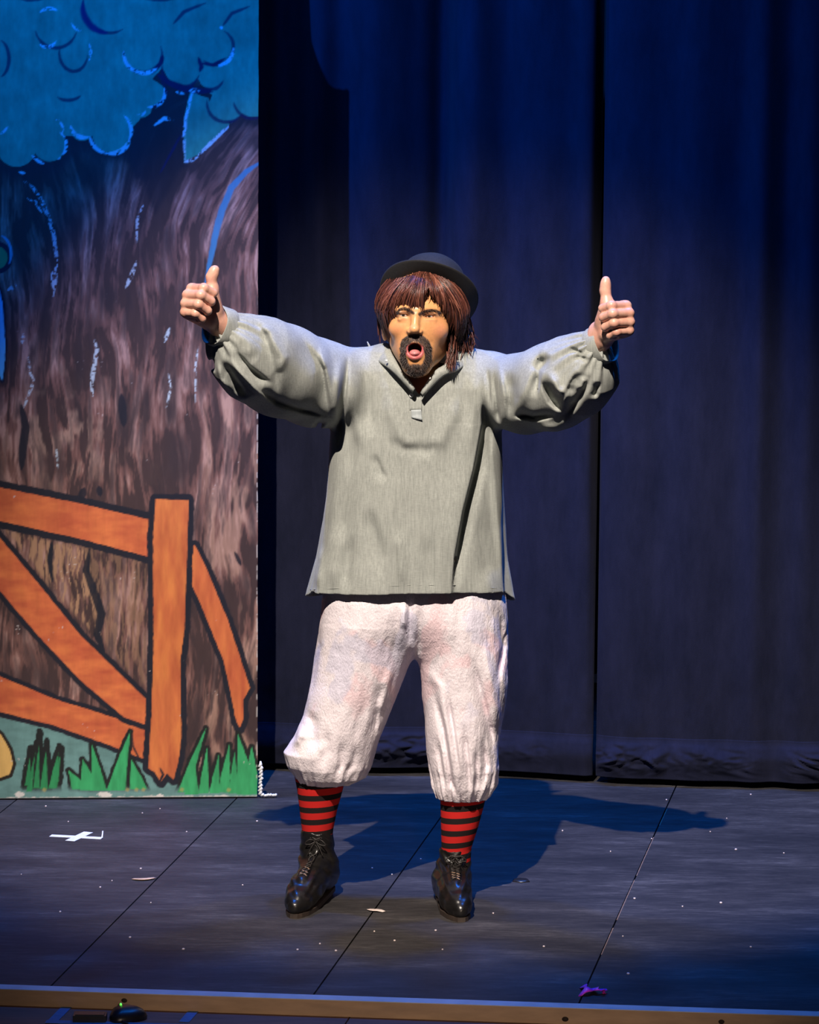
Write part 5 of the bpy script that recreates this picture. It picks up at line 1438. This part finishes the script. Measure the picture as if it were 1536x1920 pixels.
# crumbs of paint and lint
mb = MB()
spec = [(86, 1512), (267, 1525), (300, 1517), (128, 1541), (264, 1629), (210, 1652), (188, 1664), (113, 1710), (283, 1693), (344, 1780), (482, 1540), (244, 1758), (698, 1628), (600, 1770), (558, 1781), (630, 1783), (702, 1747), (740, 1764), (735, 1640), (789, 1611),
        (1055, 1558), (1380, 1593), (1332, 1560), (1190, 1685), (1168, 1756), (1408, 1490), (1363, 1535), (1352, 1693), (1250, 1500), (1408, 1776), (1222, 1573), (1145, 1597), (1178, 1826), (830, 1781), (817, 1745), (925, 1713), (1280, 1700), (1470, 1600), (1020, 1775), (455, 1660), (40, 1640), (350, 1560)]
for (u, v) in spec:
    p = G(u, v); r_ = random.uniform(0.0016, 0.0038); a0 = random.random() * 6
    mb.loft([[p + np.array([math.cos(a + a0) * r_ * s_ * 1.3, math.sin(a + a0) * r_ * s_ * 2.0, z]) for a in (0, 1.1, 2.3, 3.5, 4.9)] for s_, z in ((1, 0.0002), (0.8, 0.0025), (0.2, 0.003))])
tag(mb.build('floor_crumbs', MT['scrap'], None, (0, 0, 0)), 'tiny pale crumbs scattered over the dark stage floor', 'crumbs', None, 'stuff')
# worn pale line along one floor joint
for (u0, v0, u1, v1) in ((1251, 1517, 1237, 1548), (1226, 1570, 1194, 1642), (1190, 1650, 1157, 1725), (1150, 1740, 1128, 1790)):
    flat_strip(G(u0, v0), G(u1, v1), 0.0024, 0.0002, 0.0006).build('worn_joint_edge', MT['lace_worn'], floor, floor.location, False)

# ---- apron: blue tape frame, floor microphone, battery box, cable
zA1 = zA + 0.0008
def GA(u, v): return G(u, v, zA)
fr0 = GA(230, 1905); tf = empty('floor_tape_outline', (fr0[0], fr0[1], zA)); tag(tf, 'blue tape rectangle stuck on the brown apron boards', 'floor tape')
for (a, b_) in (((98, 1916), (130, 1884)), ((345, 1917), (368, 1891))):
    flat_strip(GA(*a), GA(*b_), 0.026, zA1, zA1 + 0.0008).build('tape_strip', MT['tape_blue'], tf, tf.location, False)
flat_strip(GA(86, 1917), GA(356, 1925), 0.030, zA1 + 0.001, zA1 + 0.0018).build('tape_strip', MT['tape_blue'], tf, tf.location, False)
mc = GA(232, 1910); mic = empty('floor_microphone', (mc[0], mc[1], zA)); tag(mic, 'rounded black floor microphone with a green light on the apron', 'microphone')
mb = MB(); rings = []
for z, s_ in ((0.001, 1.0), (0.008, 1.02), (0.016, 0.94), (0.024, 0.78), (0.030, 0.52), (0.033, 0.2)):
    rings.append([mc + np.array([0.012 * (1 - s_) + s_ * (0.046 * math.cos(a) + 0.012 * math.cos(a) ** 2), s_ * 0.05 * math.sin(a) * (1 - 0.25 * math.cos(a)), z]) for a in np.linspace(0, 2 * math.pi, 28, endpoint=False)])
mb.loft(rings); mb.build('housing', MT['black_plastic'], mic, mic.location)
mb = MB(); lp = mc + np.array([-0.008, 0.012, 0.031])
mb.loft([[lp + np.array([0.0028 * s_ * math.cos(a), 0.0028 * s_ * math.sin(a), h_]) for a in np.linspace(0, 2 * math.pi, 10, endpoint=False)] for s_, h_ in ((1, 0), (1, 0.003), (0.5, 0.0055))])
mb.build('indicator_light', MT['led'], mic, mic.location)
mb = MB(); mb.tube(resample([mc + np.array([0.0, -0.05, 0.006]), mc + np.array([0.02, -0.11, 0.004]), mc + np.array([-0.05, -0.25, 0.004]), mc + np.array([0.05, -0.5, 0.004])], 24), 0.0035, 6)
mb.build('cable', MT['black_plastic'], mic, mic.location)
bc = GA(169, 1914); bx = empty('battery_box', (bc[0], bc[1], zA)); tag(bx, 'small black box beside the floor microphone', 'box')
mb = MB(); mb.quad_box(bc + np.array([0, 0, 0.0095]), (0.041, 0, 0), (0, 0.022, 0), (0, 0, 0.0085)); mb.build('case', MT['black_plastic'], bx, bx.location, False)
mb = MB(); mb.quad_box(bc + np.array([0, 0, 0.0192]), (0.036, 0, 0), (0, 0.017, 0), (0, 0, 0.0010)); mb.build('lid', MT['black_plastic'], bx, bx.location, False)
